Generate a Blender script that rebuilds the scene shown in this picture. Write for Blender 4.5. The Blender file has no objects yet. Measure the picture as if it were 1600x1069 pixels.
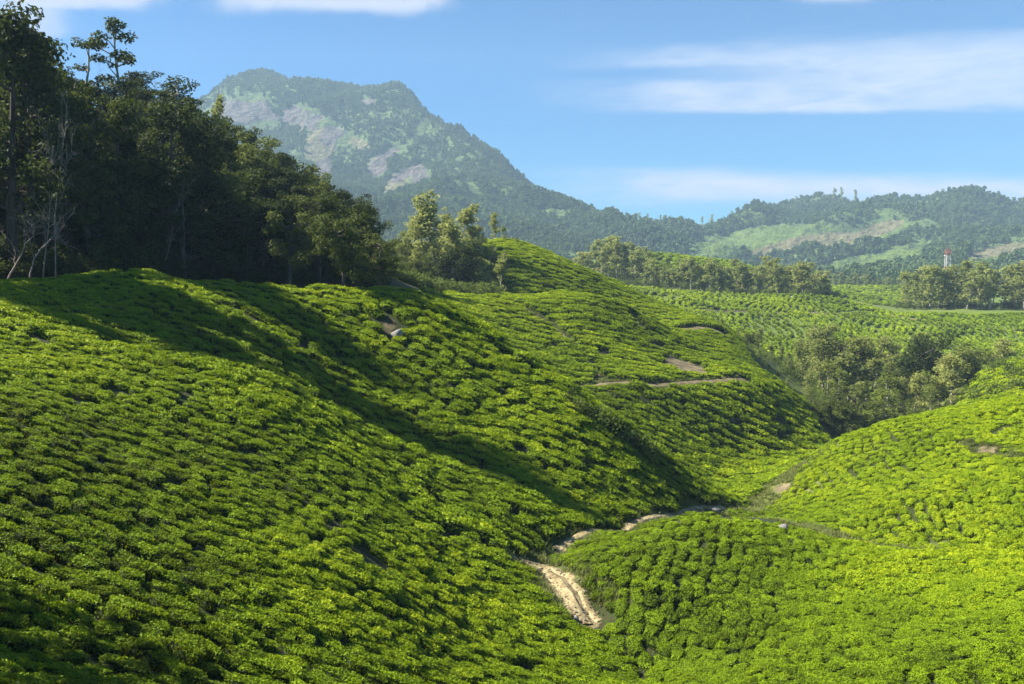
import bpy, math, random
import numpy as np

# ------------------------------------------------------------------ camera, sky, sun, exposure
SC = bpy.context.scene
COL = SC.collection
F = 1555.6                      # focal length in units of the photograph's 1600 px width (35 mm lens)
PITCH = math.radians(-3.84)
cam_d = bpy.data.cameras.new('camera')
cam_d.lens = 35.0; cam_d.sensor_width = 36.0
cam_d.clip_start = 0.1; cam_d.clip_end = 20000
cam = bpy.data.objects.new('camera', cam_d); COL.objects.link(cam)
cam.location = (0, 0, 0)
cam.rotation_euler = (math.radians(90) + PITCH, 0, 0)
SC.camera = cam

SUN_EL = math.radians(44)
SUN_AZ = math.radians(-82)      # compass bearing of the sun seen from above, from +Y towards +X
sd = (math.sin(SUN_AZ) * math.cos(SUN_EL), math.cos(SUN_AZ) * math.cos(SUN_EL), math.sin(SUN_EL))
sun_d = bpy.data.lights.new('sun', 'SUN'); sun_d.energy = 5.0; sun_d.angle = math.radians(0.53)
sun_d.color = (1.0, 0.95, 0.84)
sun = bpy.data.objects.new('sun', sun_d); COL.objects.link(sun)
from mathutils import Vector, Matrix
sun.rotation_euler = Vector(sd).to_track_quat('Z', 'Y').to_euler()

W = bpy.data.worlds.new('World'); SC.world = W; W.use_nodes = True

class NT:
    """small helper to write node trees"""
    def __init__(s, tree): s.t = tree; s.n = tree.nodes; s.l = tree.links
    def new(s, typ, **kw):
        nd = s.n.new(typ)
        for k, v in kw.items(): setattr(nd, k, v)
        return nd
    def val(s, sock, v):
        if isinstance(v, bpy.types.NodeSocket): s.l.new(v, sock)
        elif v is not None: sock.default_value = v
    def math(s, op, a, b=None, c=None, clamp=False):
        nd = s.new('ShaderNodeMath', operation=op); nd.use_clamp = clamp
        s.val(nd.inputs[0], a)
        if b is not None: s.val(nd.inputs[1], b)
        if c is not None: s.val(nd.inputs[2], c)
        return nd.outputs[0]
    def mapr(s, v, a, b, c=0.0, d=1.0, smooth=True):
        nd = s.new('ShaderNodeMapRange'); nd.interpolation_type = 'SMOOTHSTEP' if smooth else 'LINEAR'
        s.val(nd.inputs[0], v); s.val(nd.inputs[1], a); s.val(nd.inputs[2], b); s.val(nd.inputs[3], c); s.val(nd.inputs[4], d)
        return nd.outputs[0]
    def mix(s, f, a, b, blend='MIX'):
        nd = s.new('ShaderNodeMix', data_type='RGBA', blend_type=blend)
        s.val(nd.inputs[0], f)
        s.val(nd.inputs[6], a if isinstance(a, bpy.types.NodeSocket) else (*a, 1))
        s.val(nd.inputs[7], b if isinstance(b, bpy.types.NodeSocket) else (*b, 1))
        return nd.outputs[2]
    def noise(s, vec, scale, detail=4, rough=0.55, dist=0.0, out=0):
        nd = s.new('ShaderNodeTexNoise'); s.val(nd.inputs['Vector'], vec)
        nd.inputs['Scale'].default_value = scale; nd.inputs['Detail'].default_value = detail
        nd.inputs['Roughness'].default_value = rough; nd.inputs['Distortion'].default_value = dist
        return nd.outputs[out]

def build_world():
    k = NT(W.node_tree); k.n.clear()
    out = k.new('ShaderNodeOutputWorld'); bg = k.new('ShaderNodeBackground')
    sky = k.new('ShaderNodeTexSky'); sky.sky_type = 'NISHITA'; sky.sun_disc = False
    sky.sun_elevation = SUN_EL; sky.sun_rotation = SUN_AZ
    sky.altitude = 1500; sky.air_density = 1.0; sky.dust_density = 0.6; sky.ozone_density = 1.6
    # --- clouds: thin stratus sheets and a few puffs on the sky sphere, by azimuth / elevation
    tc = k.new('ShaderNodeTexCoord'); sep = k.new('ShaderNodeSeparateXYZ'); k.l.new(tc.outputs['Generated'], sep.inputs[0])
    x, y, z = sep.outputs
    az = k.math('ARCTAN2', x, y)                       # 0 straight ahead, + to the right (radians)
    el = k.math('ARCSINE', z)
    cmb = k.new('ShaderNodeCombineXYZ'); k.l.new(az, cmb.inputs[0]); k.l.new(el, cmb.inputs[1])
    mp = k.new('ShaderNodeMapping'); mp.inputs['Scale'].default_value = (1.0, 5.0, 1.0); k.l.new(cmb.outputs[0], mp.inputs[0])
    streak = k.noise(mp.outputs[0], 5.0, 6, 0.6, 0.6)
    fine = k.noise(mp.outputs[0], 16.0, 5, 0.6, 0.8)
    warp = k.math('MULTIPLY', k.math('SUBTRACT', streak, 0.5), 0.05)
    elw = k.math('ADD', el, warp)
    puffn = k.noise(cmb.outputs[0], 9.0, 6, 0.58, 0.3)
    yy = k.math('MAXIMUM', y, 0.15)
    hh = k.math('DIVIDE', x, yy); vv = k.math('DIVIDE', z, yy)          # where a sight line meets a distant upright sheet of air
    ahead = k.mapr(y, 0.15, 0.4)
    def band(h0, h1, vb, vt0, vt1, soft_b, soft_t, amt, wob):
        """sheet of cloud from h0 on to the right, its top going from vt0 to vt1"""
        top = k.mapr(hh, h0, h1, vt0, vt1, smooth=False)
        lo = k.mapr(k.math('ADD', vv, k.math('MULTIPLY', warp, 0.10)), vb - soft_b, vb + soft_b)
        hi = k.mapr(k.math('SUBTRACT', top, k.math('ADD', vv, k.math('MULTIPLY', warp, wob))), -soft_t, soft_t)
        side = k.mapr(hh, h0 - 0.05, h0 + 0.17)
        m = k.math('MULTIPLY', k.math('MULTIPLY', lo, hi), k.math('MULTIPLY', side, ahead))
        tex = k.math('ADD', k.math('MULTIPLY', streak, 0.6), k.math('MULTIPLY', fine, 0.4))
        tex = k.mapr(k.math('ADD', tex, k.math('MULTIPLY', side, 0.22)), 0.38, 0.92, 0.0, 1.0)
        return k.math('MULTIPLY', k.math('MULTIPLY', m, tex), amt)
    gapd = k.math('ABSOLUTE', k.math('SUBTRACT', k.math('ADD', vv, k.math('MULTIPLY', warp, 0.25)), 0.1985))
    strand = k.math('MAXIMUM', k.mapr(gapd, 0.001, 0.011), k.mapr(hh, 0.10, 0.34))
    D = math.radians
    b1 = band(0.02, 0.51, 0.161, 0.214, 0.236, 0.004, 0.016, 0.95, 1.3)
    b1 = k.math('MULTIPLY', b1, strand)
    b2 = band(0.0, 0.51, 0.073, 0.107, 0.094, 0.012, 0.010, 1.1, 0.5)
    def puff(h0, h1, v0, v1, amt, thr):
        m = k.math('MULTIPLY', k.mapr(hh, h0 - 0.07, h0 + 0.06), k.mapr(hh, h1 + 0.07, h1 - 0.06))
        m = k.math('MULTIPLY', k.math('MULTIPLY', m, k.mapr(vv, v0, v1)), ahead)
        return k.math('MULTIPLY', k.mapr(k.math('ADD', puffn, k.math('MULTIPLY', m, 0.40)), thr, thr + 0.30), k.math('MINIMUM', k.math('MULTIPLY', m, amt), 0.9))
    p1 = puff(-0.50, -0.345, 0.246, 0.272, 1.2, 0.56)
    p2 = puff(-0.285, -0.055, 0.243, 0.272, 1.1, 0.56)
    p3 = puff(0.27, 0.35, 0.258, 0.276, 1.0, 0.58)
    p4 = puff(-0.52, -0.42, 0.215, 0.24, 0.7, 0.62)
    # scattered clouds elsewhere on the sphere, same kind of puffs
    far = k.math('MULTIPLY', k.mapr(puffn, 0.62, 0.76), k.mapr(el, D(17), D(24), 0.0, 0.4))
    c = b1
    for q in (b2, p1, p2, p3, p4, far): c = k.math('MAXIMUM', c, q)
    c = k.math('MINIMUM', c, 0.95)
    skyc = k.mix(1.0, sky.outputs[0], SKY_TINT, 'MULTIPLY')
    # low sky pales with moisture
    low = k.mapr(el, D(-1), D(11), 0.55, 0.0)
    skyc = k.mix(low, skyc, LOW_SKY)
    colr = k.mix(c, skyc, CLOUD)
    k.l.new(colr, bg.inputs[0]); bg.inputs[1].default_value = SKY_STRENGTH
    k.l.new(bg.outputs[0], out.inputs[0])
SKY_STRENGTH = 0.05
SKY_TINT = (0.12, 0.50, 0.82)
LOW_SKY = (2.4, 4.5, 5.7)
CLOUD = (4.5, 4.65, 5.5)
build_world()
vs = SC.view_settings
vs.view_transform = 'Standard'; vs.look = 'None'; vs.exposure = 1.7; vs.gamma = 1.0; vs.use_curve_mapping = False
cy = SC.cycles
cy.max_bounces = 4; cy.diffuse_bounces = 1; cy.glossy_bounces = 1; cy.transmission_bounces = 3
cy.transparent_max_bounces = 4; cy.volume_bounces = 0; cy.use_denoising = True
cy.caustics_reflective = False; cy.caustics_refractive = False

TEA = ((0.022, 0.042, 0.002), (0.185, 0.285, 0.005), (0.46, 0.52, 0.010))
TEA_ANG = (-18, 76, 5, 80)
HAZE = (0.00019, (0.55, 0.78, 1.0, 1))

# ------------------------------------------------------------------ helpers
rng = np.random.default_rng(11)
random.seed(5)
CP, SP = math.cos(PITCH), math.sin(PITCH)
def P(px, py, d):
    """world point seen at (px, py) of the photograph at ground depth d (metres ahead of the camera)"""
    u = (px - 800) / F; v = (534.5 - py) / F
    k = d / (CP - v * SP)
    return np.array([u * k, d, (v * CP + SP) * k])
def project(X, Y, Z):
    f = Y * CP + Z * SP; up = -Y * SP + Z * CP
    return 800 + F * X / f, 534.5 - F * up / f

def _hash(ix, iy, s):
    h = (ix.astype(np.int64) * 374761393 + iy.astype(np.int64) * 668265263 + s * 974634777) & 0xffffffff
    h = ((h ^ (h >> 13)) * 1274126177) & 0xffffffff
    h = h ^ (h >> 16)
    return (h & 0xffffff) / float(0xffffff)
def vnoise(x, y, s=0):
    ix = np.floor(x); iy = np.floor(y); fx = x - ix; fy = y - iy
    fx = fx * fx * fx * (fx * (fx * 6 - 15) + 10); fy = fy * fy * fy * (fy * (fy * 6 - 15) + 10)
    a = _hash(ix, iy, s); b = _hash(ix + 1, iy, s); c = _hash(ix, iy + 1, s); d = _hash(ix + 1, iy + 1, s)
    return (a * (1 - fx) + b * fx) * (1 - fy) + (c * (1 - fx) + d * fx) * fy
def fbm(x, y, oct=4, s=0, gain=0.5):
    t = 0; a = 1; n = 0
    for i in range(oct):
        t = t + a * (vnoise(x * 2 ** i + 17.3 * i, y * 2 ** i - 9.1 * i, s + i) * 2 - 1); n += a; a *= gain
    return t / n

# ------------------------------------------------------------------ terrain: break lines read from the photograph with their distances
CTRL = []
def line(pts, n=None):
    pts = [np.array(p, float) for p in pts]
    for i in range(len(pts) - 1):
        a, b = pts[i], pts[i + 1]
        m = max(1, int(abs(b[0] - a[0]) // 60))
        for j in range(m): CTRL.append(a + (b - a) * j / m)
    CTRL.append(pts[-1])
def dots(pts):
    for p in pts: CTRL.append(np.array(p, float))

dots([(p, 1750, 2.0) for p in (-900, -300, 300, 800, 1300, 1900, 2500)])
dots([(-800, 1120, 8), (0, 1266, 8), (800, 1330, 8), (1600, 1290, 8), (2400, 1200, 8)])
# nearest ground
line([(-700, 900, 25), (-300, 1010, 22), (0, 1069, 22), (200, 1069, 24), (400, 1069, 27), (600, 1069, 31), (800, 1069, 37),
      (950, 1069, 40.5), (1050, 1069, 40.5), (1200, 1069, 36), (1400, 1069, 32), (1600, 1069, 30), (2300, 1060, 26)])
# the left tea slope: its face, hollow and spur
dots([(-600, 560, 44), (-300, 620, 38), (0, 740, 33), (0, 622, 40), (0, 520, 50), (200, 800, 34.5), (200, 640, 45), (200, 520, 57),
      (400, 900, 34), (400, 750, 43), (400, 600, 54), (600, 950, 37), (600, 870, 42)])
line([(300, 462, 69), (420, 560, 63), (560, 690, 56.5), (690, 800, 52), (790, 876, 50)])     # hollow
line([(480, 475, 75), (620, 590, 70), (740, 700, 64), (840, 810, 57)])
dots([(800, 990, 42), (800, 930, 46), (720, 900, 46), (810, 690, 67), (900, 755, 64.5), (930, 820, 59), (1050, 785, 69)])
line([(-700, 430, 58), (-300, 438, 61), (0, 441, 65), (200, 441, 70), (400, 448, 75.5), (520, 455, 78), (650, 464, 80), (700, 495, 78), (760, 543, 76),
      (830, 590, 74), (880, 614, 73), (950, 668, 72), (1000, 705, 72.5), (1060, 742, 74.5), (1120, 772, 78), (1180, 794, 82)])
# road shelf behind the top of the slope and the wooded bank above it
line([(-600, 428, 62), (0, 441, 69), (200, 441, 74), (400, 448, 79.5), (520, 454, 82), (640, 468, 84)])
dots([(-600, 220, 84), (-200, 280, 84), (0, 300, 90), (200, 315, 99), (400, 380, 102), (550, 428, 102), (0, 205, 112), (200, 245, 124), (400, 340, 126),
      (550, 412, 126), (-300, 150, 118), (0, 170, 146), (200, 225, 156), (400, 325, 156), (560, 420, 154), (0, 200, 215), (300, 285, 225)])
# hidden hollow behind the spur
line([(690, 490, 94), (760, 570, 93), (830, 622, 91), (900, 668, 89.5), (1000, 732, 89), (1090, 776, 90)])
# middle hill
line([(690, 474, 132), (780, 466, 148), (880, 460, 153), (950, 474, 156), (1000, 493, 156), (1040, 522, 153), (1080, 555, 147), (1170, 590, 138)])
dots([(750, 530, 117), (820, 575, 112), (900, 540, 130), (1000, 540, 138), (850, 500, 139)])
line([(860, 604, 112), (1000, 599, 121), (1100, 596, 128), (1165, 594, 133)])
line([(870, 606, 110), (1000, 603, 118), (1100, 601, 124.5), (1175, 600, 129.5)])
dots([(960, 645, 107), (1050, 680, 110), (1150, 715, 114), (1250, 695, 123), (1290, 688, 130), (1220, 640, 130)])
line([(760, 484, 164), (880, 482, 167), (960, 500, 168), (1010, 520, 168)])
dots([(700, 440, 172), (800, 420, 177), (900, 446, 179), (1000, 488, 178), (1115, 515, 172)])
line([(560, 420, 188), (700, 398, 195), (800, 376, 199), (850, 395, 201), (900, 419, 202), (960, 445, 202), (1010, 469, 200), (1070, 491, 192), (1118, 508, 182)])
dots([(1150, 552, 162), (1200, 592, 148), (1270, 640, 145)])
dots([(400, 420, 260), (600, 440, 250), (700, 440, 255), (800, 435, 255), (900, 470, 250), (1000, 490, 240), (1110, 535, 212)])
# valley floor with the track
line([(1000, 1062, 42), (915, 975, 46.5), (870, 925, 49), (828, 886, 51.5), (870, 858, 55), (960, 833, 60.5), (1060, 806, 68), (1130, 797, 75), (1200, 765, 86), (1250, 735, 97), (1290, 712, 110)])
# near right hill
line([(905, 950, 46.5), (915, 880, 50.5), (960, 845, 54.5), (1060, 809, 60), (1120, 806, 62), (1200, 821, 60.5), (1280, 845, 57.5), (1350, 862, 54.5), (1450, 872, 51.5), (1600, 879, 48), (2200, 880, 42)])
dots([(1000, 930, 46.5), (1100, 900, 49.5), (1100, 1000, 43.5), (1300, 940, 47), (1500, 940, 43)])
line([(1130, 812, 68), (1230, 827, 66), (1330, 862, 61), (1450, 878, 57), (1600, 889, 53.5), (2200, 895, 46)])
# right back hill
line([(1262, 722, 96), (1300, 692, 92), (1400, 661, 88), (1500, 641, 85), (1600, 623, 82), (2200, 560, 74)])
dots([(1330, 800, 69), (1450, 810, 64), (1600, 810, 60), (1400, 730, 76), (1550, 710, 70), (1280, 770, 79)])
dots([(1330, 705, 114), (1400, 697, 114), (1500, 694, 113), (1600, 688, 112), (2000, 640, 106)])
# valley with the grove
dots([(1230, 622, 160), (1320, 690, 143), (1330, 655, 160), (1400, 655, 165), (1490, 650, 165), (1250, 590, 190), (1400, 600, 200), (1550, 600, 215)])
dots([(1545, 606, 150), (1600, 588, 152), (1600, 568, 166), (1525, 592, 164), (1900, 520, 160), (1600, 600, 190)])
# far tea slope
line([(1150, 545, 232), (1300, 560, 236), (1450, 566, 240), (1600, 562, 240), (2100, 540, 240)])
dots([(1150, 500, 275), (1300, 511, 276), (1450, 522, 276), (1600, 528, 272), (1040, 480, 280)])
line([(960, 450, 320), (1100, 460, 326), (1200, 464, 332), (1300, 465, 336), (1385, 489, 322), (1450, 492, 315), (1600, 494, 310), (2100, 480, 300)])
dots([(1100, 450, 372), (1250, 462, 380), (1350, 478, 380), (1500, 482, 345), (1600, 482, 345)])
line([(900, 425, 430), (970, 398, 450), (1050, 401, 462), (1150, 413, 462), (1250, 442, 450)])
dots([(1050, 440, 560), (1200, 450, 560), (1350, 462, 500), (1420, 448, 560), (1540, 460, 560), (1300, 455, 700), (1000, 452, 700), (700, 455, 700), (300, 450, 700), (-300, 440, 600), (2100, 450, 600)])
# far hills
dots([(1350, 432, 860), (1560, 425, 860), (1100, 402, 1150), (1250, 402, 1100), (1430, 396, 1080), (1560, 400, 1000), (1110, 376, 1380), (1250, 366, 1350), (1400, 352, 1350), (1550, 368, 1280), (1010, 394, 1080)])
line([(960, 351, 1300), (1060, 353, 1400), (1120, 346, 1480), (1180, 336, 1600), (1260, 317, 1720), (1310, 306, 1650), (1360, 313, 1630), (1420, 324, 1620), (1470, 321, 1580), (1505, 311, 1560), (1560, 325, 1550), (1600, 331, 1550), (1800, 345, 1500), (2300, 330, 1500)])
# mountain
line([(-400, 330, 1700), (0, 280, 1800), (200, 215, 1900), (320, 158, 2000), (350, 135, 2050), (400, 119, 2100), (450, 121, 2100), (490, 132, 2100), (545, 143, 2100), (600, 135, 2050),
      (630, 143, 2000), (655, 170, 1950), (668, 188, 1900), (690, 193, 1850), (722, 199, 1800), (760, 238, 1720), (800, 268, 1650), (850, 298, 1600), (900, 328, 1530), (945, 351, 1470), (1000, 376, 1420)])
dots([(360, 215, 1750), (450, 205, 1800), (560, 205, 1800), (640, 230, 1700), (480, 290, 1400), (620, 300, 1350), (750, 310, 1350), (850, 350, 1200), (700, 385, 1000), (900, 392, 1050), (560, 400, 900), (300, 400, 900), (0, 400, 900)])
dots([(p, 440, 2500) for p in (-700, -200, 300, 700, 1100, 1500, 1900, 2400)])
line([(-400, 350, 1950), (200, 260, 2150), (400, 175, 2330), (545, 195, 2330), (655, 230, 2180), (760, 290, 1950), (850, 345, 1800), (945, 390, 1680), (1000, 400, 1620)])
line([(1060, 390, 1600), (1180, 375, 1850), (1260, 360, 1980), (1420, 365, 1860), (1600, 370, 1780), (2200, 370, 1750)])
CT = np.array(CTRL)
_w = np.array([P(*c) for c in CT])
KU, KD = 4.2, 3.0
cu, cd, cz = _w[:, 0] / _w[:, 1] * KU, np.log(_w[:, 1]) * KD, _w[:, 2] / _w[:, 1]
def _phi(r2): return 0.5 * r2 * np.log(r2 + 1e-12)
def tps_fit():
    n = len(cu)
    r2 = (cu[:, None] - cu[None]) ** 2 + (cd[:, None] - cd[None]) ** 2
    A = np.zeros((n + 3, n + 3)); A[:n, :n] = _phi(r2) + np.eye(n) * 0.004
    A[:n, n] = 1; A[:n, n + 1] = cu; A[:n, n + 2] = cd; A[n:, :n] = A[:n, n:].T
    b = np.zeros(n + 3); b[:n] = cz
    return np.linalg.solve(A, b)
TW = tps_fit()
def tps_eval(u, d):
    u = u * KU; d = d * KD; sh = u.shape; u = u.ravel(); d = d.ravel(); o = np.empty_like(u); n = len(cu)
    for i in range(0, len(u), 20000):
        a, b = u[i:i + 20000], d[i:i + 20000]
        r2 = (a[:, None] - cu[None]) ** 2 + (b[:, None] - cd[None]) ** 2
        o[i:i + 20000] = _phi(r2) @ TW[:n] + TW[n] + TW[n + 1] * a + TW[n + 2] * b
    return o.reshape(sh)
U0, U1, NU = -0.95, 0.95, 280
D0, D1, ND = math.log(2.0), math.log(2500.0), 340
gu = np.linspace(U0, U1, NU); gd = np.linspace(D0, D1, ND)
GU, GD = np.meshgrid(gu, gd)                  # [depth, u]
GE = tps_eval(GU, GD)
def H(x, y):
    """terrain height at world x, y"""
    x = np.asarray(x, float); y = np.maximum(np.asarray(y, float), 2.01)
    u = np.clip((x / y - U0) / (U1 - U0) * (NU - 1), 0, NU - 1.001); d = np.clip((np.log(y) - D0) / (D1 - D0) * (ND - 1), 0, ND - 1.001)
    i = u.astype(int); j = d.astype(int); fu = u - i; fd = d - j
    e = (GE[j, i] * (1 - fu) + GE[j, i + 1] * fu) * (1 - fd) + (GE[j + 1, i] * (1 - fu) + GE[j + 1, i + 1] * fu) * fd
    return e * y + relief(x, y)
def relief(x, y):
    """small natural unevenness, growing with distance"""
    s = np.clip(y / 60, 0.3, 1.0)
    r = fbm(x / 9, y / 9, 3, 3) * 0.5 * s + fbm(x / 3.4, y / 3.4, 2, 5) * 0.14 * np.clip(1.5 - y / 150, 0, 1)
    far = np.clip((y - 500) / 700, 0, 1)
    mt = np.abs(fbm(x / 260, y / 260, 5, 40, 0.52))
    return r + (summit(x, y) if np.max(y) > 1500 else 0) + far * ((0.16 - mt) * 70 + fbm(x / 60, y / 60, 3, 60) * 6)
RIDGE_PX = [300, 350, 400, 450, 485, 520, 545, 575, 600, 628, 645, 662, 690, 740]
RIDGE_UP = [0, 2, 3, 8, 5, -2, -1, 5, 9, 9, 4, -3, -3, 0]
def summit(x, y):
    """the two blocky tops of the mountain"""
    w = np.exp(-((y - 2020) / 170) ** 2)
    p = 800 + F * x / y; w2 = np.exp(-((y - 1620) / 120) ** 2)
    return (np.interp(p, RIDGE_PX, RIDGE_UP) * w + np.interp(p, [1240, 1280, 1310, 1340, 1385, 1460, 1500, 1530, 1575], [0, 6, 10, 7, 0, 0, 7, 4, 0]) * w2) * y / F
def Hn(x, y, e=0.4):
    gx = (H(x + e, y) - H(x - e, y)) / (2 * e); gy = (H(x, y + e) - H(x, y - e)) / (2 * e)
    n = np.stack([-gx, -gy, np.ones_like(gx)], -1)
    return n / np.linalg.norm(n, axis=-1, keepdims=True)
def hit(px, py, d0=6.0, d1=2300.0):
    """first terrain point along the line of sight through (px, py)"""
    ds = np.exp(np.linspace(math.log(d0), math.log(d1), 3000))
    u = (px - 800) / F; v = (534.5 - py) / F; k = ds / (CP - v * SP)
    X, Z = u * k, (v * CP + SP) * k
    below = Z < H(X, ds)
    i = int(np.argmax(below)) if below.any() else len(ds) - 1
    return np.array([X[i], ds[i], float(H(X[i], ds[i]))])

# ------------------------------------------------------------------ scene-building helpers
def tag(o, label=None, cat=None, group=None, kind=None):
    if label: o['label'] = label
    if cat: o['category'] = cat
    if group: o['group'] = group
    if kind: o['kind'] = kind
    return o
def mesh_np(name, v, f, mats=(), smooth=False):
    """mesh from numpy verts and a (n,3) or (n,4) face array"""
    me = bpy.data.meshes.new(name)
    v = np.asarray(v, np.float32); f = np.asarray(f, np.int32); n, k = f.shape
    me.vertices.add(len(v)); me.vertices.foreach_set('co', v.ravel())
    me.loops.add(n * k); me.loops.foreach_set('vertex_index', f.ravel())
    me.polygons.add(n); me.polygons.foreach_set('loop_start', np.arange(0, n * k, k, dtype=np.int32))
    if smooth: me.polygons.foreach_set('use_smooth', np.ones(n, bool))
    for m in mats: me.materials.append(m)
    me.update(calc_edges=True)
    return me
def link(name, me, parent=None, loc=None, rot=None, scale=None):
    o = bpy.data.objects.new(name, me); COL.objects.link(o)
    if parent is not None: o.parent = parent
    if loc is not None: o.location = loc
    if rot is not None: o.rotation_euler = rot
    if scale is not None: o.scale = scale if hasattr(scale, '__len__') else (scale,) * 3
    return o
def attr(me, name, vals):
    a = me.attributes.new(name, 'FLOAT', 'POINT'); a.data.foreach_set('value', np.asarray(vals, np.float32))
def mat(name):
    m = bpy.data.materials.new(name); m.use_nodes = True
    k = NT(m.node_tree); b = k.n['Principled BSDF']; b.inputs['Specular IOR Level'].default_value = 0.25
    b.inputs['Roughness'].default_value = 0.9
    return m, k, b
def a_node(k, name):
    n = k.new('ShaderNodeAttribute'); n.attribute_name = name; return n.outputs['Fac']
def pos(k): return k.new('ShaderNodeNewGeometry').outputs['Position']

def leaf_material(name, dark, mid, lightc, trans=0.35, patch=0.06, spec=0.12, rough=0.65):
    """leaf: colour varies by plant, by patch of ground and by single leaf; light shines through"""
    m, k, b = mat(name)
    oi = k.new('ShaderNodeObjectInfo')
    lv = a_node(k, 'leaf')
    pn = k.noise(oi.outputs['Location'], patch, 3, 0.5)
    pn = k.mapr(pn, 0.36, 0.64)
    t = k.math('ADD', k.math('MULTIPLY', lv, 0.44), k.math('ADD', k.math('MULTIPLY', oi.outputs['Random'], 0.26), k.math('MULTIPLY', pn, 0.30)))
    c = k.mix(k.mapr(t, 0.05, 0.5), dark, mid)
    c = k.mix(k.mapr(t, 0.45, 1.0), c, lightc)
    k.l.new(c, b.inputs['Base Color']); b.inputs['Roughness'].default_value = rough
    b.inputs['Specular IOR Level'].default_value = spec
    tr = k.new('ShaderNodeBsdfTranslucent'); k.l.new(k.mix(0.5, c, lightc), tr.inputs[0])
    mx = k.new('ShaderNodeMixShader'); mx.inputs[0].default_value = trans
    k.l.new(b.outputs[0], mx.inputs[1]); k.l.new(tr.outputs[0], mx.inputs[2])
    k.l.new(mx.outputs[0], k.n['Material Output'].inputs[0])
    return m
def bark_material(name, c1, c2, scale=6.0):
    m, k, b = mat(name)
    tc = k.new('ShaderNodeTexCoord'); mp = k.new('ShaderNodeMapping'); mp.inputs['Scale'].default_value = (1, 1, 0.2)
    k.l.new(tc.outputs['Object'], mp.inputs[0])
    n = k.noise(mp.outputs[0], scale, 5, 0.6)
    k.l.new(k.mix(k.mapr(n, 0.35, 0.65), c1, c2), b.inputs['Base Color'])
    bp = k.new('ShaderNodeBump'); bp.inputs['Strength'].default_value = 0.5; bp.inputs['Distance'].default_value = 0.05
    k.l.new(n, bp.inputs['Height']); k.l.new(bp.outputs[0], b.inputs['Normal'])
    return m
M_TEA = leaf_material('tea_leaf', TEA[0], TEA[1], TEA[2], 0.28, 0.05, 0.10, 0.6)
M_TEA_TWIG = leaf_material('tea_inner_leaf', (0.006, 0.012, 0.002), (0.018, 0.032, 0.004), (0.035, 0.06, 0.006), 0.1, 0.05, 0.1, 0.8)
M_FOREST = leaf_material('forest_leaf', (0.006, 0.014, 0.003), (0.024, 0.042, 0.006), (0.11, 0.135, 0.018), 0.30, 0.05)
M_OLIVE = leaf_material('olive_leaf', (0.026, 0.042, 0.008), (0.085, 0.112, 0.018), (0.19, 0.21, 0.04), 0.36, 0.05)
M_EUC = leaf_material('eucalyptus_leaf', (0.09, 0.12, 0.028), (0.23, 0.27, 0.066), (0.40, 0.41, 0.115), 0.45, 0.02)
M_YOUNG = leaf_material('young_leaf', (0.07, 0.095, 0.012), (0.16, 0.205, 0.028), (0.27, 0.30, 0.06), 0.35, 0.05)
M_FAR = leaf_material('far_forest_leaf', (0.030, 0.062, 0.018), (0.068, 0.115, 0.030), (0.125, 0.175, 0.045), 0.25, 0.004)
M_SHRUB = leaf_material('shrub_leaf', (0.04, 0.065, 0.010), (0.10, 0.14, 0.02), (0.2, 0.24, 0.045), 0.3, 0.06)
M_GRASS = leaf_material('grass_blade', (0.07, 0.10, 0.02), (0.15, 0.19, 0.04), (0.27, 0.26, 0.09), 0.3, 0.08)
M_BARK = bark_material('dark_bark', (0.045, 0.036, 0.028), (0.14, 0.11, 0.085))
M_PALE = bark_material('pale_bark', (0.20, 0.17, 0.13), (0.42, 0.38, 0.31))
M_DEAD = bark_material('dead_wood', (0.15, 0.125, 0.10), (0.36, 0.31, 0.25), 9.0)

def rock_material(name, c1, c2, scale):
    m, k, b = mat(name); p = pos(k)
    n = k.noise(p, scale, 6, 0.62)
    k.l.new(k.mix(k.mapr(n, 0.35, 0.65), c1, c2), b.inputs['Base Color'])
    bp = k.new('ShaderNodeBump'); bp.inputs['Strength'].default_value = 0.7; bp.inputs['Distance'].default_value = 0.12
    k.l.new(k.noise(p, scale * 2.2, 6, 0.65), bp.inputs['Height']); k.l.new(bp.outputs[0], b.inputs['Normal'])
    return m
M_ROCK = rock_material('grey_rock', (0.11, 0.10, 0.09), (0.28, 0.265, 0.24), 1.6)
M_DIRT = rock_material('sandy_dirt', (0.20, 0.150, 0.070), (0.40, 0.32, 0.17), 2.2)
M_PATH = rock_material('brown_path', (0.085, 0.068, 0.03), (0.18, 0.145, 0.075), 1.2)
M_RED = rock_material('red_earth', (0.15, 0.085, 0.05), (0.30, 0.19, 0.12), 0.8)

# ------------------------------------------------------------------ ways over the land (drawn where the photograph shows them)
def way(pts, d0=6, d1=2300, step=0.5):
    w = np.array([hit(x, y, d0, d1)[:2] for x, y in pts])
    return resample(w, step)
def resample(w, step):
    seg = np.linalg.norm(np.diff(w, axis=0), axis=1); s = np.r_[0, np.cumsum(seg)]
    n = max(3, int(s[-1] / step)); t = np.linspace(0, s[-1], n)
    # smooth twice
    o = np.stack([np.interp(t, s, w[:, 0]), np.interp(t, s, w[:, 1])], -1)
    for _ in range(6): o[1:-1] = (o[:-2] + 2 * o[1:-1] + o[2:]) / 4
    return o
TRACK = way([(818, 880), (848, 886), (878, 915), (900, 945), (922, 977)], 38, 60, 0.25)
TRACK_B = resample(np.array([P(868, 859, 54.8)[:2], P(930, 842, 58.5)[:2], P(985, 826, 62.5)[:2], P(1060, 806, 68)[:2], P(1130, 797, 75)[:2]]), 0.3)
TERRACE = way([(868, 604), (940, 601), (1000, 600), (1080, 598), (1165, 595)], 95, 160)
FOOT_A = way([(815, 478), (845, 498), (872, 517), (898, 538), (915, 562), (930, 578), (946, 597)], 95, 170)
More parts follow.
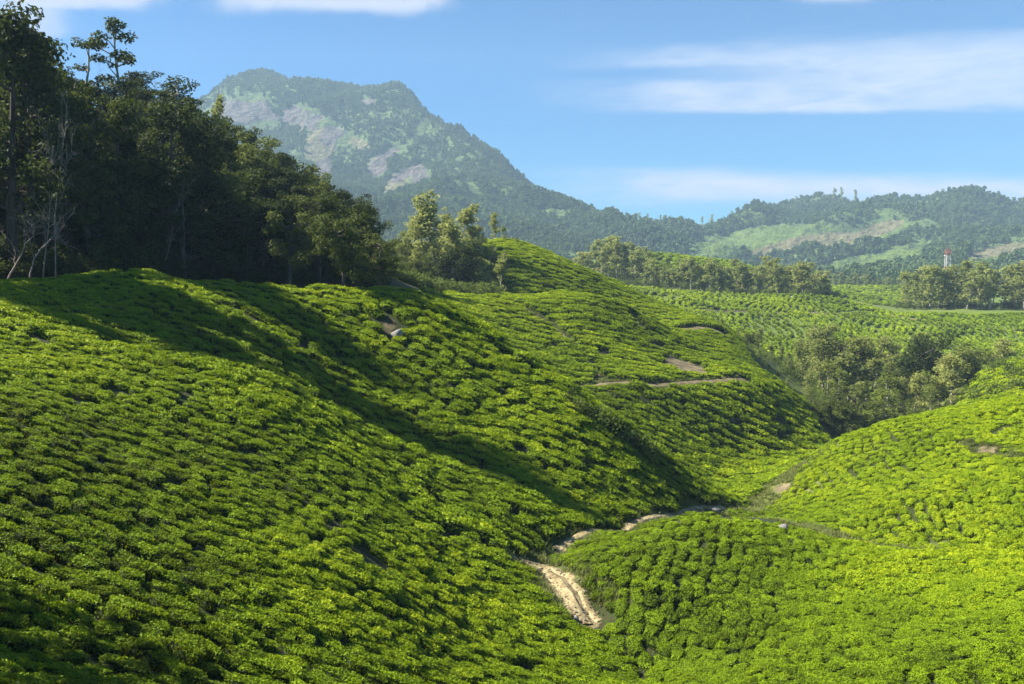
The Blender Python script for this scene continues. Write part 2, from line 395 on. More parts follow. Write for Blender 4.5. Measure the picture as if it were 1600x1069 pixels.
FOOT_B = way([(985, 493), (1008, 520), (1030, 545), (1055, 560)], 95, 175)
FOOT_C = way([(968, 648), (1040, 655), (1120, 657), (1200, 660), (1275, 668)], 95, 160)
FAR_A = way([(1085, 485), (1150, 487), (1220, 489), (1300, 490), (1362, 488)], 220, 340, 1.5)
FAR_B = way([(1380, 492), (1430, 500), (1500, 508), (1600, 520), (1660, 530)], 220, 340, 1.5)
VALLEY = resample(np.array([P(1150, 790, 78)[:2], P(1200, 765, 86)[:2], P(1235, 745, 93)[:2], P(1270, 722, 102)[:2]]), 0.5)
RIGHT_CUT = way([(1500, 692), (1535, 704), (1570, 712), (1640, 724)], 60, 110)
WAYS = [(TRACK, 0.75), (TRACK_B, 0.35), (TERRACE, 1.1), (FOOT_A, 0.42), (FOOT_B, 0.5), (FOOT_C, -0.1), (FAR_A, 1.2), (FAR_B, 1.1), (RIGHT_CUT, 0.25)]
SOIL = [(hit(1072, 574, 95, 170), 3.0, 4.2), (hit(1030, 546, 95, 170), 1.2, 1.5), (hit(1540, 703, 56, 100), 0.8, 0.8), (hit(608, 508, 50, 95), 0.6, 1.0),
        (hit(1222, 762, 74, 115), 0.8, 1.6), (hit(690, 790, 40, 70), 0.3, 0.3), (hit(1265, 572, 100, 200), .1, .1)]
def way_dist(x, y):
    """signed clearance to the nearest way or bare patch (negative = on it)"""
    best = np.full(x.shape, 1e9)
    for w, hw in WAYS:
        lo = w.min(0) - 6; hi = w.max(0) + 6
        m = (x > lo[0]) & (x < hi[0]) & (y > lo[1]) & (y < hi[1])
        if not m.any(): continue
        xs, ys = x[m], y[m]
        d = np.full(len(xs), 1e9)
        for i in range(0, len(w), 2): d = np.minimum(d, (xs - w[i, 0]) ** 2 + (ys - w[i, 1]) ** 2)
        best[m] = np.minimum(best[m], np.sqrt(d) - hw)
    for c, rx, ry in SOIL:
        best = np.minimum(best, (np.hypot((x - c[0]) / rx, (y - c[1]) / ry) - 1) * rx)
    return best
crest_px = np.array([-700, -300, 0, 200, 400, 520, 650, 700, 760, 830, 880, 950, 1000, 1060, 1120, 1180])
crest_y = np.array([58, 61, 65, 70, 75.5, 78, 80, 78, 76, 74, 73, 72, 72.5, 74.5, 78, 82])
vl = np.array([P(*q)[:2] for q in [(1040, 1069, 8), (1010, 1066, 36), (1000, 1062, 42), (915, 975, 46.5), (870, 925, 49), (828, 886, 51.5), (870, 858, 55), (960, 833, 60.5), (1060, 806, 68),
      (1130, 797, 75), (1200, 765, 86), (1250, 735, 97), (1290, 712, 110), (1300, 690, 130), (1280, 640, 146), (1190, 585, 160), (1140, 530, 185), (1125, 512, 205)]])
def valley_x(y): return np.interp(y, vl[:, 1], vl[:, 0])
def px_of(x, y): return project(x, y, H(x, y))[0]

# ------------------------------------------------------------------ ground, hills, mountain
def polar_sheet(name, d0, d1, u0, u1, nu, nd, m, kind='structure'):
    u = np.linspace(u0, u1, nu); d = np.exp(np.linspace(math.log(d0), math.log(d1), nd)); UU, DD = np.meshgrid(u, d)
    X, Y = UU * DD, DD; Z = H(X, Y)
    idx = np.arange(nu * nd).reshape(nd, nu)
    f = np.stack([idx[:-1, :-1], idx[:-1, 1:], idx[1:, 1:], idx[1:, :-1]], -1).reshape(-1, 4)
    me = mesh_np(name, np.stack([X, Y, Z], -1).reshape(-1, 3), f, [m], True)
    o = link(name, me); tag(o, kind=kind)
    return o, X.ravel(), Y.ravel(), Z.ravel()

def ground_material():
    m, k, b = mat('ground'); p = pos(k)
    n1 = k.noise(p, 0.9, 5, 0.6); n2 = k.noise(p, 5.0, 4, 0.6); n3 = k.noise(p, 0.08, 4, 0.55)
    earth = k.mix(k.mapr(n1, 0.35, 0.65), (0.016, 0.013, 0.005), (0.040, 0.032, 0.013))
    litter = k.mix(k.mapr(n2, 0.35, 0.6), earth, (0.026, 0.042, 0.004))
    grass = k.mix(k.mapr(n2, 0.35, 0.65), (0.05, 0.08, 0.010), (0.12, 0.155, 0.025))
    grass = k.mix(k.mapr(n3, 0.4, 0.62, 0.0, 0.6), grass, (0.15, 0.15, 0.04))
    bare = k.mix(k.mapr(n1, 0.35, 0.65), (0.085, 0.068, 0.034), (0.19, 0.15, 0.082))
    c = k.mix(a_node(k, 'grass'), litter, grass)
    bf = k.math('ADD', a_node(k, 'bare'), k.math('MULTIPLY', k.math('SUBTRACT', n1, 0.5), 0.9))
    c = k.mix(k.mapr(bf, 0.35, 0.6), c, bare)
    # fields too far off to tell the bushes apart: mown rows of tea
    field = k.mix(k.mapr(k.noise(p, 0.35, 4, 0.6), 0.38, 0.62), (0.07, 0.115, 0.012), (0.13, 0.19, 0.02))
    c = k.mix(a_node(k, 'field'), c, field)
    k.l.new(c, b.inputs['Base Color'])
    bp = k.new('ShaderNodeBump'); bp.inputs['Strength'].default_value = 0.6; bp.inputs['Distance'].default_value = 0.15
    k.l.new(n2, bp.inputs['Height']); k.l.new(bp.outputs[0], b.inputs['Normal'])
    return m
g_o, gx, gy, gz = polar_sheet('ground', 2.05, 640, -0.94, 0.94, 460, 470, ground_material())
gpx, gpy = project(gx, gy, gz)
wd = way_dist(gx, gy)
bare = np.clip(1 - (wd + 0.35) / 0.6, 0, 1) * (gy < 215) * 0.8
cp = np.array([P(*q)[:2] for q in [(985, 489, 163), (1030, 500, 166), (1075, 510, 168), (1120, 514, 170)]])
cut = resample(cp, 1.0)
dcut = np.min((gx[:, None] - cut[None, ::2, 0]) ** 2 + (gy[:, None] - cut[None, ::2, 1]) ** 2, 1) ** 0.5
bare = np.maximum(bare, np.clip(1 - (dcut - 1.2) / 1.2, 0, 1))
roadm = (gpx < 660) & (gy > np.interp(gpx, crest_px, crest_y) + 0.8) & (gy < np.interp(gpx, crest_px, crest_y) + 7)
bare = np.where(roadm, 0.9, bare)
dv = np.min((gx[:, None] - VALLEY[None, ::3, 0]) ** 2 + (gy[:, None] - VALLEY[None, ::3, 1]) ** 2, 1) ** 0.5
grass = np.clip(1 - (dv - 4.5) / 2, 0, 1)
dvl = np.abs(gx - valley_x(gy))
grass = np.maximum(grass, np.clip(1 - (dvl - 1.0) / 1.2, 0, 1) * (gy > 49) * (gy < 125))
grass = np.maximum(grass, ((gx > valley_x(gy)) & (gy > 125) & (gy < 225)) * 1.0)
grass = np.maximum(grass, (gy > 205) * 1.0)
field = np.clip((gy - 330) / 10, 0, 1) * np.clip(1.0 - (np.abs(gpx - 1080) - 230) / 60, 0, 1) * (gy > 385) + ((gy > 222) & (gy < 338)) * 0.5
gul_y = np.interp(gpx, [1130, 1230, 1330, 1450, 1600, 2200], [68, 66, 61, 57, 53.5, 46]); grass = np.maximum(grass, np.clip(1 - (np.abs(gy - gul_y) - 2.6) / 1.0, 0, 1) * (gpx > 1120))
field = np.clip(field + ((gy > 460) & (gpx > 1280)) * 0.8, 0, 1)
attr(g_o.data, 'bare', bare); attr(g_o.data, 'grass', grass); attr(g_o.data, 'field', field)

def blob(px, py, blobs, soft=0.35):
    r = np.zeros_like(px)
    for cx, cy_, rx, ry, rot in blobs:
        a = math.radians(rot); dx, dy = px - cx, py - cy_
        e = np.hypot((dx * math.cos(a) + dy * math.sin(a)) / rx, (-dx * math.sin(a) + dy * math.cos(a)) / ry)
        r = np.maximum(r, np.clip((1 + soft - e) / (2 * soft), 0, 1))
    return r
ROCKS = [(385, 176, 58, 22, 5), (470, 185, 34, 17, 10), (600, 245, 30, 10, -22), (635, 270, 32, 10, -25), (655, 280, 13, 20, 25), (520, 215, 22, 20, 60), (590, 262, 16, 24, 40), (575, 160, 14, 6, 0), (505, 262, 14, 22, 30)]
PALE = [(500, 225, 26, 30, 30), (620, 292, 22, 10, -25), (560, 225, 18, 10, 30)]
FIELDS = [(1200, 372, 110, 17, -6), (1400, 402, 60, 12, -22), (1330, 415, 60, 12, -12), (1120, 395, 40, 8, 0), (1560, 400, 60, 14, -15), (1390, 365, 40, 10, -20), (1110, 404, 36, 7, 0)]
BROWN = [(1290, 376, 70, 12, -4), (1370, 360, 45, 10, -18), (1230, 386, 60, 9, -10), (1560, 392, 50, 8, -12)]
def far_material():
    m, k, b = mat('far_land'); p = pos(k)
    n = k.noise(p, 0.02, 6, 0.6); n2 = k.noise(p, 0.09, 5, 0.62)
    c = k.mix(k.mapr(n2, 0.35, 0.65), (0.045, 0.078, 0.018), (0.10, 0.145, 0.034))
    jit = k.math('MULTIPLY', k.math('SUBTRACT', n, 0.5), 0.9)
    fcol = k.mix(k.mapr(n2, 0.35, 0.65), (0.065, 0.105, 0.018), (0.11, 0.16, 0.026))
    c = k.mix(k.mapr(k.math('ADD', a_node(k, 'field'), jit), 0.4, 0.6), c, fcol)
    bcol = k.mix(k.mapr(n2, 0.35, 0.65), (0.10, 0.095, 0.04), (0.17, 0.15, 0.07))
    c = k.mix(k.mapr(k.math('ADD', a_node(k, 'brown'), jit), 0.4, 0.6), c, bcol)
    crk = k.noise(p, 0.05, 6, 0.7)
    jit = k.math('ADD', jit, k.math('MULTIPLY', k.math('SUBTRACT', crk, 0.5), 0.8))
    rcol = k.mix(k.mapr(n2, 0.38, 0.62), (0.055, 0.048, 0.046), (0.135, 0.112, 0.098))
    c = k.mix(k.mapr(k.math('ADD', a_node(k, 'rock'), k.math('MULTIPLY', jit, 2.2)), 0.62, 0.76), c, rcol)
    k.l.new(c, b.inputs['Base Color'])
    bp = k.new('ShaderNodeBump'); bp.inputs['Strength'].default_value = 1.0; bp.inputs['Distance'].default_value = 14.0
    k.l.new(n2, bp.inputs['Height']); k.l.new(bp.outputs[0], b.inputs['Normal'])
    return m
M_LAND = far_material()
def far_masks(x, y, z):
    px, py = project(x, y, z)
    rock = blob(px, py, ROCKS) * (y > 900); pale = blob(px, py, PALE) * (y > 900)
    fl = blob(px, py, FIELDS, 0.25) * (y > 640); br = blob(px, py, BROWN, 0.25) * (y > 640)
    return rock, np.maximum(pale * 0.9, br), fl, px, py
SPLIT = (955 - 800) / F
for nm, u0, u1, nu, d0 in (('mountain', -0.94, SPLIT, 620, 636), ('hills', SPLIT - 0.0005, 0.94, 560, 636.5)):
    o, x, y, z = polar_sheet(nm, d0, 2350, u0, u1, nu, 300, M_LAND)
    r, br, fl, _, _ = far_masks(x, y, z)
    attr(o.data, 'rock', r); attr(o.data, 'brown', br); attr(o.data, 'field', fl)

# ------------------------------------------------------------------ ways as raised sheets of dirt on the ground
def ribbon(name, w, hw, m, label=None, across=9, lift=0.05, rut=0.0, ragged=0.3, seed=0):
    t = np.gradient(w, axis=0); t /= np.linalg.norm(t, axis=1, keepdims=True) + 1e-9
    nrm = np.stack([-t[:, 1], t[:, 0]], -1)
    s = np.linspace(-1, 1, across)
    L = len(w); lx = np.arange(L) * 0.35
    wl = hw * (1 + ragged * fbm(lx, lx * 0 + 3.3 + seed, 3, seed)); wr = hw * (1 + ragged * fbm(lx, lx * 0 + 8.3 + seed, 3, seed + 9))
    off = np.where(s[None] < 0, s[None] * wl[:, None], s[None] * wr[:, None])
    X = w[:, 0:1] + nrm[:, 0:1] * off; Y = w[:, 1:2] + nrm[:, 1:2] * off
    Z = H(X, Y) + lift * (1 - s[None] ** 4 * 3.0) + 0.07 * fbm(X * 3, Y * 3, 4, 70, 0.6)
    if rut:
        c = 0.12 + 0.25 * fbm(lx * 0.3, lx * 0, 2, 5)
        Z = Z - rut * np.exp(-((s[None] - c[:, None]) / 0.09) ** 2) - rut * 0.25 * np.exp(-((s[None] + 0.5) / 0.15) ** 2)
    idx = np.arange(L * across).reshape(L, across)
    f = np.stack([idx[:-1, :-1], idx[:-1, 1:], idx[1:, 1:], idx[1:, :-1]], -1).reshape(-1, 4)
    o = link(name, mesh_np(name, np.stack([X, Y, Z], -1).reshape(-1, 3), f, [m], True))
    return tag(o, label, kind='structure')
ribbon('dirt_track', TRACK, 0.9, M_DIRT, 'pale sandy dirt track with a washed-out rut in the valley', 33, 0.10, 0.30, 0.35, 1)
ribbon('dirt_track', TRACK_B, 0.45, M_DIRT, 'thin pale track running on behind the near hill', 9, 0.12, 0.0, 0.3, 2)
ribbon('terrace_path', TERRACE, 0.8, M_PATH, 'level path across the foot of the middle hill', 7, 0.06, 0, 0.4, 3)
ribbon('footpath', FOOT_A, 0.30, M_PATH, 'narrow footpath slanting down the middle hill', 5, 0.06, 0, 0.5, 4)
ribbon('footpath', FOOT_B, 0.38, M_PATH, 'short footpath leading to the bare soil patch', 5, 0.06, 0, 0.5, 5)
ribbon('footpath', FOOT_C, 0.22, M_PATH, 'faint footpath below the terrace', 5, 0.05, 0, 0.5, 6)
ribbon('field_road', FAR_A, 0.8, M_PATH, 'thin brown road across the far tea slope', 5, 0.25, 0, 0.4, 7)
ribbon('field_road', FAR_B, 0.6, M_PATH, 'thin brown road descending the far slope towards the right', 5, 0.25, 0, 0.4, 8)

# ------------------------------------------------------------------ leaves
def leaf_quads(c, nrm, size, aspect, r, droop=0.0):
    """rhombic leaves (4 verts, folded by using two triangles) at centres c facing nrm"""
    n = len(c)
    a = r.normal(size=(n, 3)); a -= nrm * (a * nrm).sum(1, keepdims=True); a /= np.linalg.norm(a, axis=1, keepdims=True) + 1e-9
    b = np.cross(nrm, a)
    L = (size * r.uniform(0.7, 1.3, n))[:, None]; Wd = L * aspect
    v0 = c - a * L * 0.5; v2 = c + a * L * 0.5 - nrm * L * droop
    v1 = c + b * Wd * 0.5 + nrm * L * 0.06 - a * L * 0.06; v3 = c - b * Wd * 0.5 + nrm * L * 0.06 - a * L * 0.06
    v = np.stack([v0, v1, v2, v3], 1).reshape(-1, 3)
    i = np.arange(n)[:, None] * 4
    f = np.concatenate([i + np.array([[0, 1, 2]]), i + np.array([[0, 2, 3]])], 0)
    return v, f
def unit(v): return v / (np.linalg.norm(v, axis=-1, keepdims=True) + 1e-9)

# ------------------------------------------------------------------ tea bushes
def bush_mesh(name, n_leaf, size, seed, wid=0.66, hgt=0.62):
    r = np.random.default_rng(seed)
    # surface: flat-topped cushion, uneven outline
    ph = r.uniform(0, 6.28, 6); am = r.uniform(0.03, 0.09, 6)
    def surf(th, q):
        """th azimuth, q in 0..1 from top centre to skirt"""
        lob = 1 + sum(am[i] * np.cos((i + 2) * th + ph[i]) for i in range(4))
        rad = wid * lob * np.where(q < 0.72, q / 0.72 * 0.93, 0.93 + 0.07 * np.sin((q - 0.72) / 0.28 * math.pi) - 0.18 * np.clip((q - 0.72) / 0.28, 0, 1) ** 2)
        t = rad / (wid * lob)
        top = hgt * (1 - 0.15 * np.clip(t, 0, 1) ** 2.2) + 0.05 * np.sin(3 * th + ph[4]) * t + 0.05 * np.cos(2 * th + ph[5]) * t
        z = np.where(q < 0.72, top, (hgt * 0.80) * (1 - np.clip((q - 0.72) / 0.28, 0, 1)) ** 0.8 - 0.12 * np.clip((q - 0.72) / 0.28, 0, 1))
        return np.stack([rad * np.cos(th), rad * np.sin(th), z], -1)
    q = np.sqrt(r.uniform(0, 1, n_leaf)) * 0.98; th = r.uniform(0, 2 * math.pi, n_leaf)
    c = surf(th, q); e = 1e-3
    du = surf(th + e, q) - c; dq = surf(th, q + e) - c
    nr = unit(np.cross(dq, du)); nr[nr[:, 2] < -0.2] *= -1
    lift = r.uniform(-0.5, 1.0, n_leaf) * size * 0.7
    c = c + nr * lift[:, None]
    nn = unit(nr * 0.75 + r.normal(size=(n_leaf, 3)) * 0.55)
    v, f = leaf_quads(c, nn, size, 0.52, r)
    # inner body
    T, Q = 12, 6
    tv = np.linspace(0, 2 * math.pi, T, endpoint=False); qv = np.linspace(0.12, 1.0, Q)
    TT, QQ = np.meshgrid(tv, qv); bv = surf(TT, QQ).reshape(-1, 3); bv[:, :2] *= 0.90; bv[:, 2] = bv[:, 2] * 0.90 - 0.02
    bf = []
    for a in range(Q - 1):
        for b in range(T):
            i0, i1 = a * T + b, a * T + (b + 1) % T; bf += [(i0, i0 + T, i1 + T), (i0, i1 + T, i1)]
    top = len(bv); bv = np.vstack([bv, [[0, 0, hgt * 0.9]]]); bf += [(top, b, (b + 1) % T) for b in range(T)]
    V = np.vstack([v, bv]); Fc = np.vstack([f, np.array(bf) + len(v)])
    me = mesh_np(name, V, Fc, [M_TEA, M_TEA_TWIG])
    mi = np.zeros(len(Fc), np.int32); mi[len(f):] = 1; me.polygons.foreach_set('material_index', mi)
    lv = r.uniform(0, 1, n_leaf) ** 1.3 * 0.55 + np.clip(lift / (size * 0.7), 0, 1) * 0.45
    lv = lv * np.clip(1.25 - 1.15 * np.clip((q - 0.45) / 0.5, 0, 1), 0.12, 1.0)      # old dark leaves on the flanks, fresh flush on the plucked top; also paints shade into the gaps
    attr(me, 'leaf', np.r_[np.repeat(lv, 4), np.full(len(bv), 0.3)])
    return me
BUSH = {
    0: [bush_mesh('tea_bush', 950, 0.128, 100 + i, 0.64 + 0.03 * (i % 3)) for i in range(5)],
    1: [bush_mesh('tea_bush', 520, 0.165, 200 + i, 0.64 + 0.03 * (i % 3)) for i in range(5)],
    2: [bush_mesh('tea_bush', 300, 0.20, 300 + i) for i in range(5)],
    3: [bush_mesh('tea_bush', 130, 0.27, 400 + i) for i in range(4)],
}
def scatter_gn(name, pts, rot, scl, meshes, label, cat):
    """one object of plants past counting: points with an instance each"""
    n = len(pts)
    me = bpy.data.meshes.new(name); me.vertices.add(n); me.vertices.foreach_set('co', np.asarray(pts, np.float32).ravel())
    a = me.attributes.new('rot', 'FLOAT_VECTOR', 'POINT'); a.data.foreach_set('vector', np.asarray(rot, np.float32).ravel())
    a = me.attributes.new('scl', 'FLOAT_VECTOR', 'POINT'); a.data.foreach_set('vector', np.asarray(scl, np.float32).ravel())
    a = me.attributes.new('vi', 'INT', 'POINT'); a.data.foreach_set('value', np.random.default_rng(n).integers(0, len(meshes), n).astype(np.int32))
    src = bpy.data.collections.new(name + '_source')
    for i, m in enumerate(meshes): src.objects.link(bpy.data.objects.new('%s_kind_%d' % (name, i), m))
    g = bpy.data.node_groups.new(name, 'GeometryNodeTree')
    g.interface.new_socket('Geometry', in_out='INPUT', socket_type='NodeSocketGeometry')
    g.interface.new_socket('Geometry', in_out='OUTPUT', socket_type='NodeSocketGeometry')
    N = g.nodes; L = g.links
    gi = N.new('NodeGroupInput'); go = N.new('NodeGroupOutput')
    iop = N.new('GeometryNodeInstanceOnPoints'); ci = N.new('GeometryNodeCollectionInfo'); ci.inputs[0].default_value = src
    ci.inputs['Separate Children'].default_value = True; ci.inputs['Reset Children'].default_value = True
    def na(nm, t):
        x = N.new('GeometryNodeInputNamedAttribute'); x.data_type = t; x.inputs[0].default_value = nm; return x.outputs[0]
    mp = N.new('GeometryNodeMeshToPoints'); L.new(gi.outputs[0], mp.inputs[0]); L.new(mp.outputs[0], iop.inputs['Points'])
    L.new(ci.outputs[0], iop.inputs['Instance']); iop.inputs['Pick Instance'].default_value = True
    L.new(na('vi', 'INT'), iop.inputs['Instance Index'])
    L.new(na('rot', 'FLOAT_VECTOR'), iop.inputs['Rotation']); L.new(na('scl', 'FLOAT_VECTOR'), iop.inputs['Scale'])
    L.new(iop.outputs[0], go.inputs[0])
    o = link(name, me); md = o.modifiers.new('plants', 'NODES'); md.node_group = g
    return tag(o, label, cat, kind='stuff')

def rows(x0, x1, y0, y1, ang, rs, sp, warp, seed, jit=0.16):
    r = np.random.default_rng(seed); a = math.radians(ang); t = np.array([math.cos(a), math.sin(a)]); n = np.array([-t[1], t[0]])
    cor = np.array([(x0, y0), (x1, y0), (x0, y1), (x1, y1)]); A = cor @ t; B = cor @ n
    ks = np.arange(B.min() / rs - 3, B.max() / rs + 3); js = np.arange(A.min() / sp - 3, A.max() / sp + 3)
    K, J = np.meshgrid(np.floor(ks), np.floor(js), indexing='ij')
    off = r.uniform(0, 1, K.shape[0])[:, None]
    al = (J + off) * sp + r.normal(0, jit * sp, K.shape); ac = K * rs + r.normal(0, jit * 0.55 * rs, K.shape)
    ac = ac + warp * fbm(al / 17, ac / 17, 3, seed) + 0.45 * fbm(al / 4.5, ac / 4.5, 2, seed + 7)
    x = al * t[0] + ac * n[0]; y = al * t[1] + ac * n[1]
    m = (x > x0) & (x < x1) & (y > y0) & (y < y1)
    return x[m], y[m]
tea = []      # x, y, heading, width, height, region
def add_tea(x, y, keep, ang, wmul, hmul, reg, seed, gap=0.035):
    r = np.random.default_rng(seed)
    x, y = x[keep], y[keep]
    m = (way_dist(x, y) > 0.34) & (r.uniform(0, 1, len(x)) > gap) & (fbm(x / 3.1, y / 3.1, 2, 90) > -0.68)
    x, y = x[m], y[m]; n = len(x)
    pxx = px_of(x, y); v = (pxx > -330) & (pxx < 2050); x, y = x[v], y[v]; n = len(x)
    big = 1 + 0.14 * fbm(x / 14, y / 14, 2, 33)
    tea.append(np.stack([x, y, np.full(n, math.radians(ang)) + r.normal(0, 0.25, n), wmul * big * r.uniform(0.86, 1.22, n), hmul * r.uniform(0.74, 1.3, n) * (1 + 0.35 * fbm(x / 3.3, y / 3.3, 2, 44)), np.full(n, reg)], 1))
# left slope: small tight bushes low down, bigger round ones up on the spur
for y0, y1, rs, sp, wm, hm, sd_ in ((7, 50, 0.66, 0.50, 0.475, 0.47, 21), (50, 95, 0.86, 0.66, 0.63, 0.68, 26)):
    x, y = rows(-80, 60, y0, y1, TEA_ANG[0], rs, sp, 2.6, sd_, 0.2)
    pxx = px_of(x, y); cy_ = np.interp(pxx, crest_px, crest_y)
    add_tea(x, y, (x < valley_x(y) - np.where(y > 49, 0.5, 0.0)) & (y < cy_ + 1.0), TEA_ANG[0], wm, hm, 0, sd_ + 10)
# near right hill and right back hill
for y0, y1, rs, sp, wm, hm, sd_ in ((7, 58, 0.63, 0.50, 0.50, 0.42, 22), (54, 104, 0.66, 0.54, 0.515, 0.43, 27)):
    x, y = rows(-20, 110, y0, y1, TEA_ANG[1] + (y0 > 50) * 6, rs, sp, 2.6, sd_, 0.24)
    pxx = px_of(x, y); ridge = np.interp(pxx, [1200, 1262, 1300, 1400, 1500, 1600, 2200], [99, 98, 94, 90, 87, 84, 76])
    dvv = np.min((x[:, None] - VALLEY[None, ::3, 0]) ** 2 + (y[:, None] - VALLEY[None, ::3, 1]) ** 2, 1) ** 0.5
    gul = np.interp(pxx, [1130, 1230, 1330, 1450, 1600, 2200], [68, 66, 61, 57, 53.5, 46])
    side = (y > np.where(pxx > 1120, gul, 61)) if y0 > 50 else (y < np.where(pxx > 1120, gul, 61))
    add_tea(x, y, (x > valley_x(y) + np.where(y > 49, 0.6, 0.3)) & (y < ridge) & (dvv > 2.2) & side & ((np.abs(y - gul) > np.interp(pxx, [1120, 1330, 1450], [3.4, 2.6, 1.3])) | (pxx < 1120)), TEA_ANG[1], wm, hm, 1, sd_ + 10, 0.025)
# middle hill
x, y = rows(-60, 70, 70, 206, TEA_ANG[2], 1.36, 1.0, 3.0, 23)
pxx = px_of(x, y); cy_ = np.interp(pxx, crest_px, crest_y)
wood = ((pxx < 665) & (y > 70)) | ((pxx < 780) & (y > 146) & (y < 186 + (pxx - 700) * 0.05)) | (pxx < 700) & (y > 140)
dct = np.min((x[:, None] - cut[None, ::2, 0]) ** 2 + (y[:, None] - cut[None, ::2, 1]) ** 2, 1) ** 0.5
add_tea(x, y, (x < valley_x(y) - 0.8) & (y > cy_ + np.where(pxx > 690, 1.0, 4.0)) & ~wood & (dct > 2.2), TEA_ANG[2], 0.98, 0.92, 2, 33, 0.03)
# slope beyond the right hill
x, y = rows(50, 130, 135, 176, 18, 1.4, 1.15, 2.0, 24)
pxx = px_of(x, y); add_tea(x, y, (pxx > 1500) & (y > 138), 18, 1.16, 1.0, 3, 34)
# far tea slope
x, y = rows(20, 190, 222, 338, TEA_ANG[3], 1.9, 1.05, 5.0, 25, 0.05)
pxx = px_of(x, y); add_tea(x, y, (pxx > 985) & (y < np.interp(pxx, [960, 1300, 1385, 1450, 1700], [330, 338, 326, 318, 312])), TEA_ANG[3], 0.98, 1.05, 4, 35, 0.01)
x, y = rows(30, 260, 386, 600, 70, 3.2, 2.0, 6.0, 28, 0.06)
pxx = px_of(x, y); add_tea(x, y, (pxx > 940) & (pxx < 1480), 70, 1.9, 1.5, 5, 38, 0.01)
tea = np.vstack(tea)
tz = H(tea[:, 0], tea[:, 1]); tn = Hn(tea[:, 0], tea[:, 1])
tpx, tpy = project(tea[:, 0], tea[:, 1], tz)
def bush_rot(nv, head):
    """Euler rotation with the bush leaning two thirds of the way to the slope's normal"""
    up = unit(nv * 0.7 + np.array([0, 0, 0.3]))
    out = np.empty((len(nv), 3))
    for i in range(len(nv)):
        q = Vector((0, 0, 1)).rotation_difference(Vector(up[i])) @ Matrix.Rotation(head[i], 3, 'Z').to_quaternion()
        out[i] = q.to_euler()
    return out
rt = bush_rot(tn, tea[:, 2] + rng.choice([0, math.pi], len(tea)))
sc3 = np.stack([tea[:, 3] * 1.34, tea[:, 3] * np.where(tea[:, 5] >= 4, 0.66, 0.90), tea[:, 4]], 1)
pt = np.stack([tea[:, 0], tea[:, 1], tz - 0.05], 1)
inview = (tpx > -10) & (tpx < 1610) & (tpy < 1085)
order = np.argsort(np.where(inview, tea[:, 1], 1e9))
solo = order[:300]; is_solo = np.zeros(len(tea), bool); is_solo[solo] = True
for i in solo:
    o = link('tea_bush', BUSH[0][int(rng.integers(0, 5))], None, pt[i], rt[i], sc3[i])
    px, py = tpx[i], tpy[i]
    side = ('in the bottom left corner of the view' if px < 160 and py > 900 else
            'low on the near slope towards the left edge' if px < 330 else
            'in the rows running down the near left slope' if px < 700 else
            'at the foot of the near left slope' if px < 1010 else
            'on the brightly lit near right hill below the track' if px < 1300 else
            'on the near right hill at the bottom right corner')
    tag(o, 'clipped green tea bush ' + side, 'tea bush', 'tea bushes ' + side.split(',')[0])
dist = tea[:, 1]; reg = tea[:, 5]
for nm, sel, lod, lab in (
    ('tea_bushes', (dist < 42) & (reg == 0), 0, 'rows of tea bushes carpeting the near left slope'),
    ('tea_bushes', (dist >= 42) & (reg == 0), 1, 'rounded tea bushes over the streaked left slope and spur'),
    ('tea_bushes', (dist < 46) & (reg == 1), 0, 'tea bushes carpeting the bright near right hill'),
    ('tea_bushes', (dist >= 46) & (reg == 1), 1, 'rows of tea bushes covering the right hill'),
    ('tea_bushes', reg == 2, 2, 'tea bushes in curving rows on the middle hill'),
    ('tea_bushes', reg == 3, 2, 'tea bushes on the small slope behind the right hill'),
    ('tea_bushes', reg == 4, 3, 'fine rows of tea on the far slope past the grove'),
    ('tea_bushes', reg == 5, 3, 'tea on the rounded knoll behind the far tree belt')):
    s = sel & ~is_solo
    scatter_gn(nm, pt[s], rt[s], sc3[s], BUSH[lod], lab, 'tea bushes')
print('tea bushes', len(tea), [int((reg == i).sum()) for i in range(6)])

# ------------------------------------------------------------------ trees
def tube(pts, rad, sides=6):
    """tapered tube along a polyline"""
    pts = np.asarray(pts, float); n = len(pts); t = unit(np.gradient(pts, axis=0))
    ref = np.where(np.abs(t[:, 2:3]) > 0.9, np.array([[1.0, 0, 0]]), np.array([[0, 0, 1.0]]))
    a = unit(np.cross(t, ref)); b = np.cross(t, a)
    ang = np.linspace(0, 2 * math.pi, sides, endpoint=False)
    v = pts[:, None] + (a[:, None] * np.cos(ang)[None, :, None] + b[:, None] * np.sin(ang)[None, :, None]) * np.asarray(rad)[:, None, None]
    idx = np.arange(n * sides).reshape(n, sides); nx = np.roll(idx, -1, 1)
    f = np.stack([idx[:-1], nx[:-1], nx[1:], idx[1:]], -1).reshape(-1, 4)
    return v.reshape(-1, 3), f
class Wood:
    def __init__(s): s.v = []; s.f = []; s.n = 0
    def add(s, pts, rad, sides=6):
        v, f = tube(pts, rad, sides); s.v.append(v); s.f.append(f + s.n); s.n += len(v)
    def mesh(s, name, m): return mesh_np(name, np.vstack(s.v), np.vstack(s.f), [m], True)
def wander(p0, d0, L, n, bend, r, up=0.0):
    p = [np.array(p0, float)]; d = unit(np.array(d0, float))
    for i in range(n):
        d = unit(d + r.normal(0, bend, 3) + np.array([0, 0, up])); p.append(p[-1] + d * L / n)
    return np.array(p)
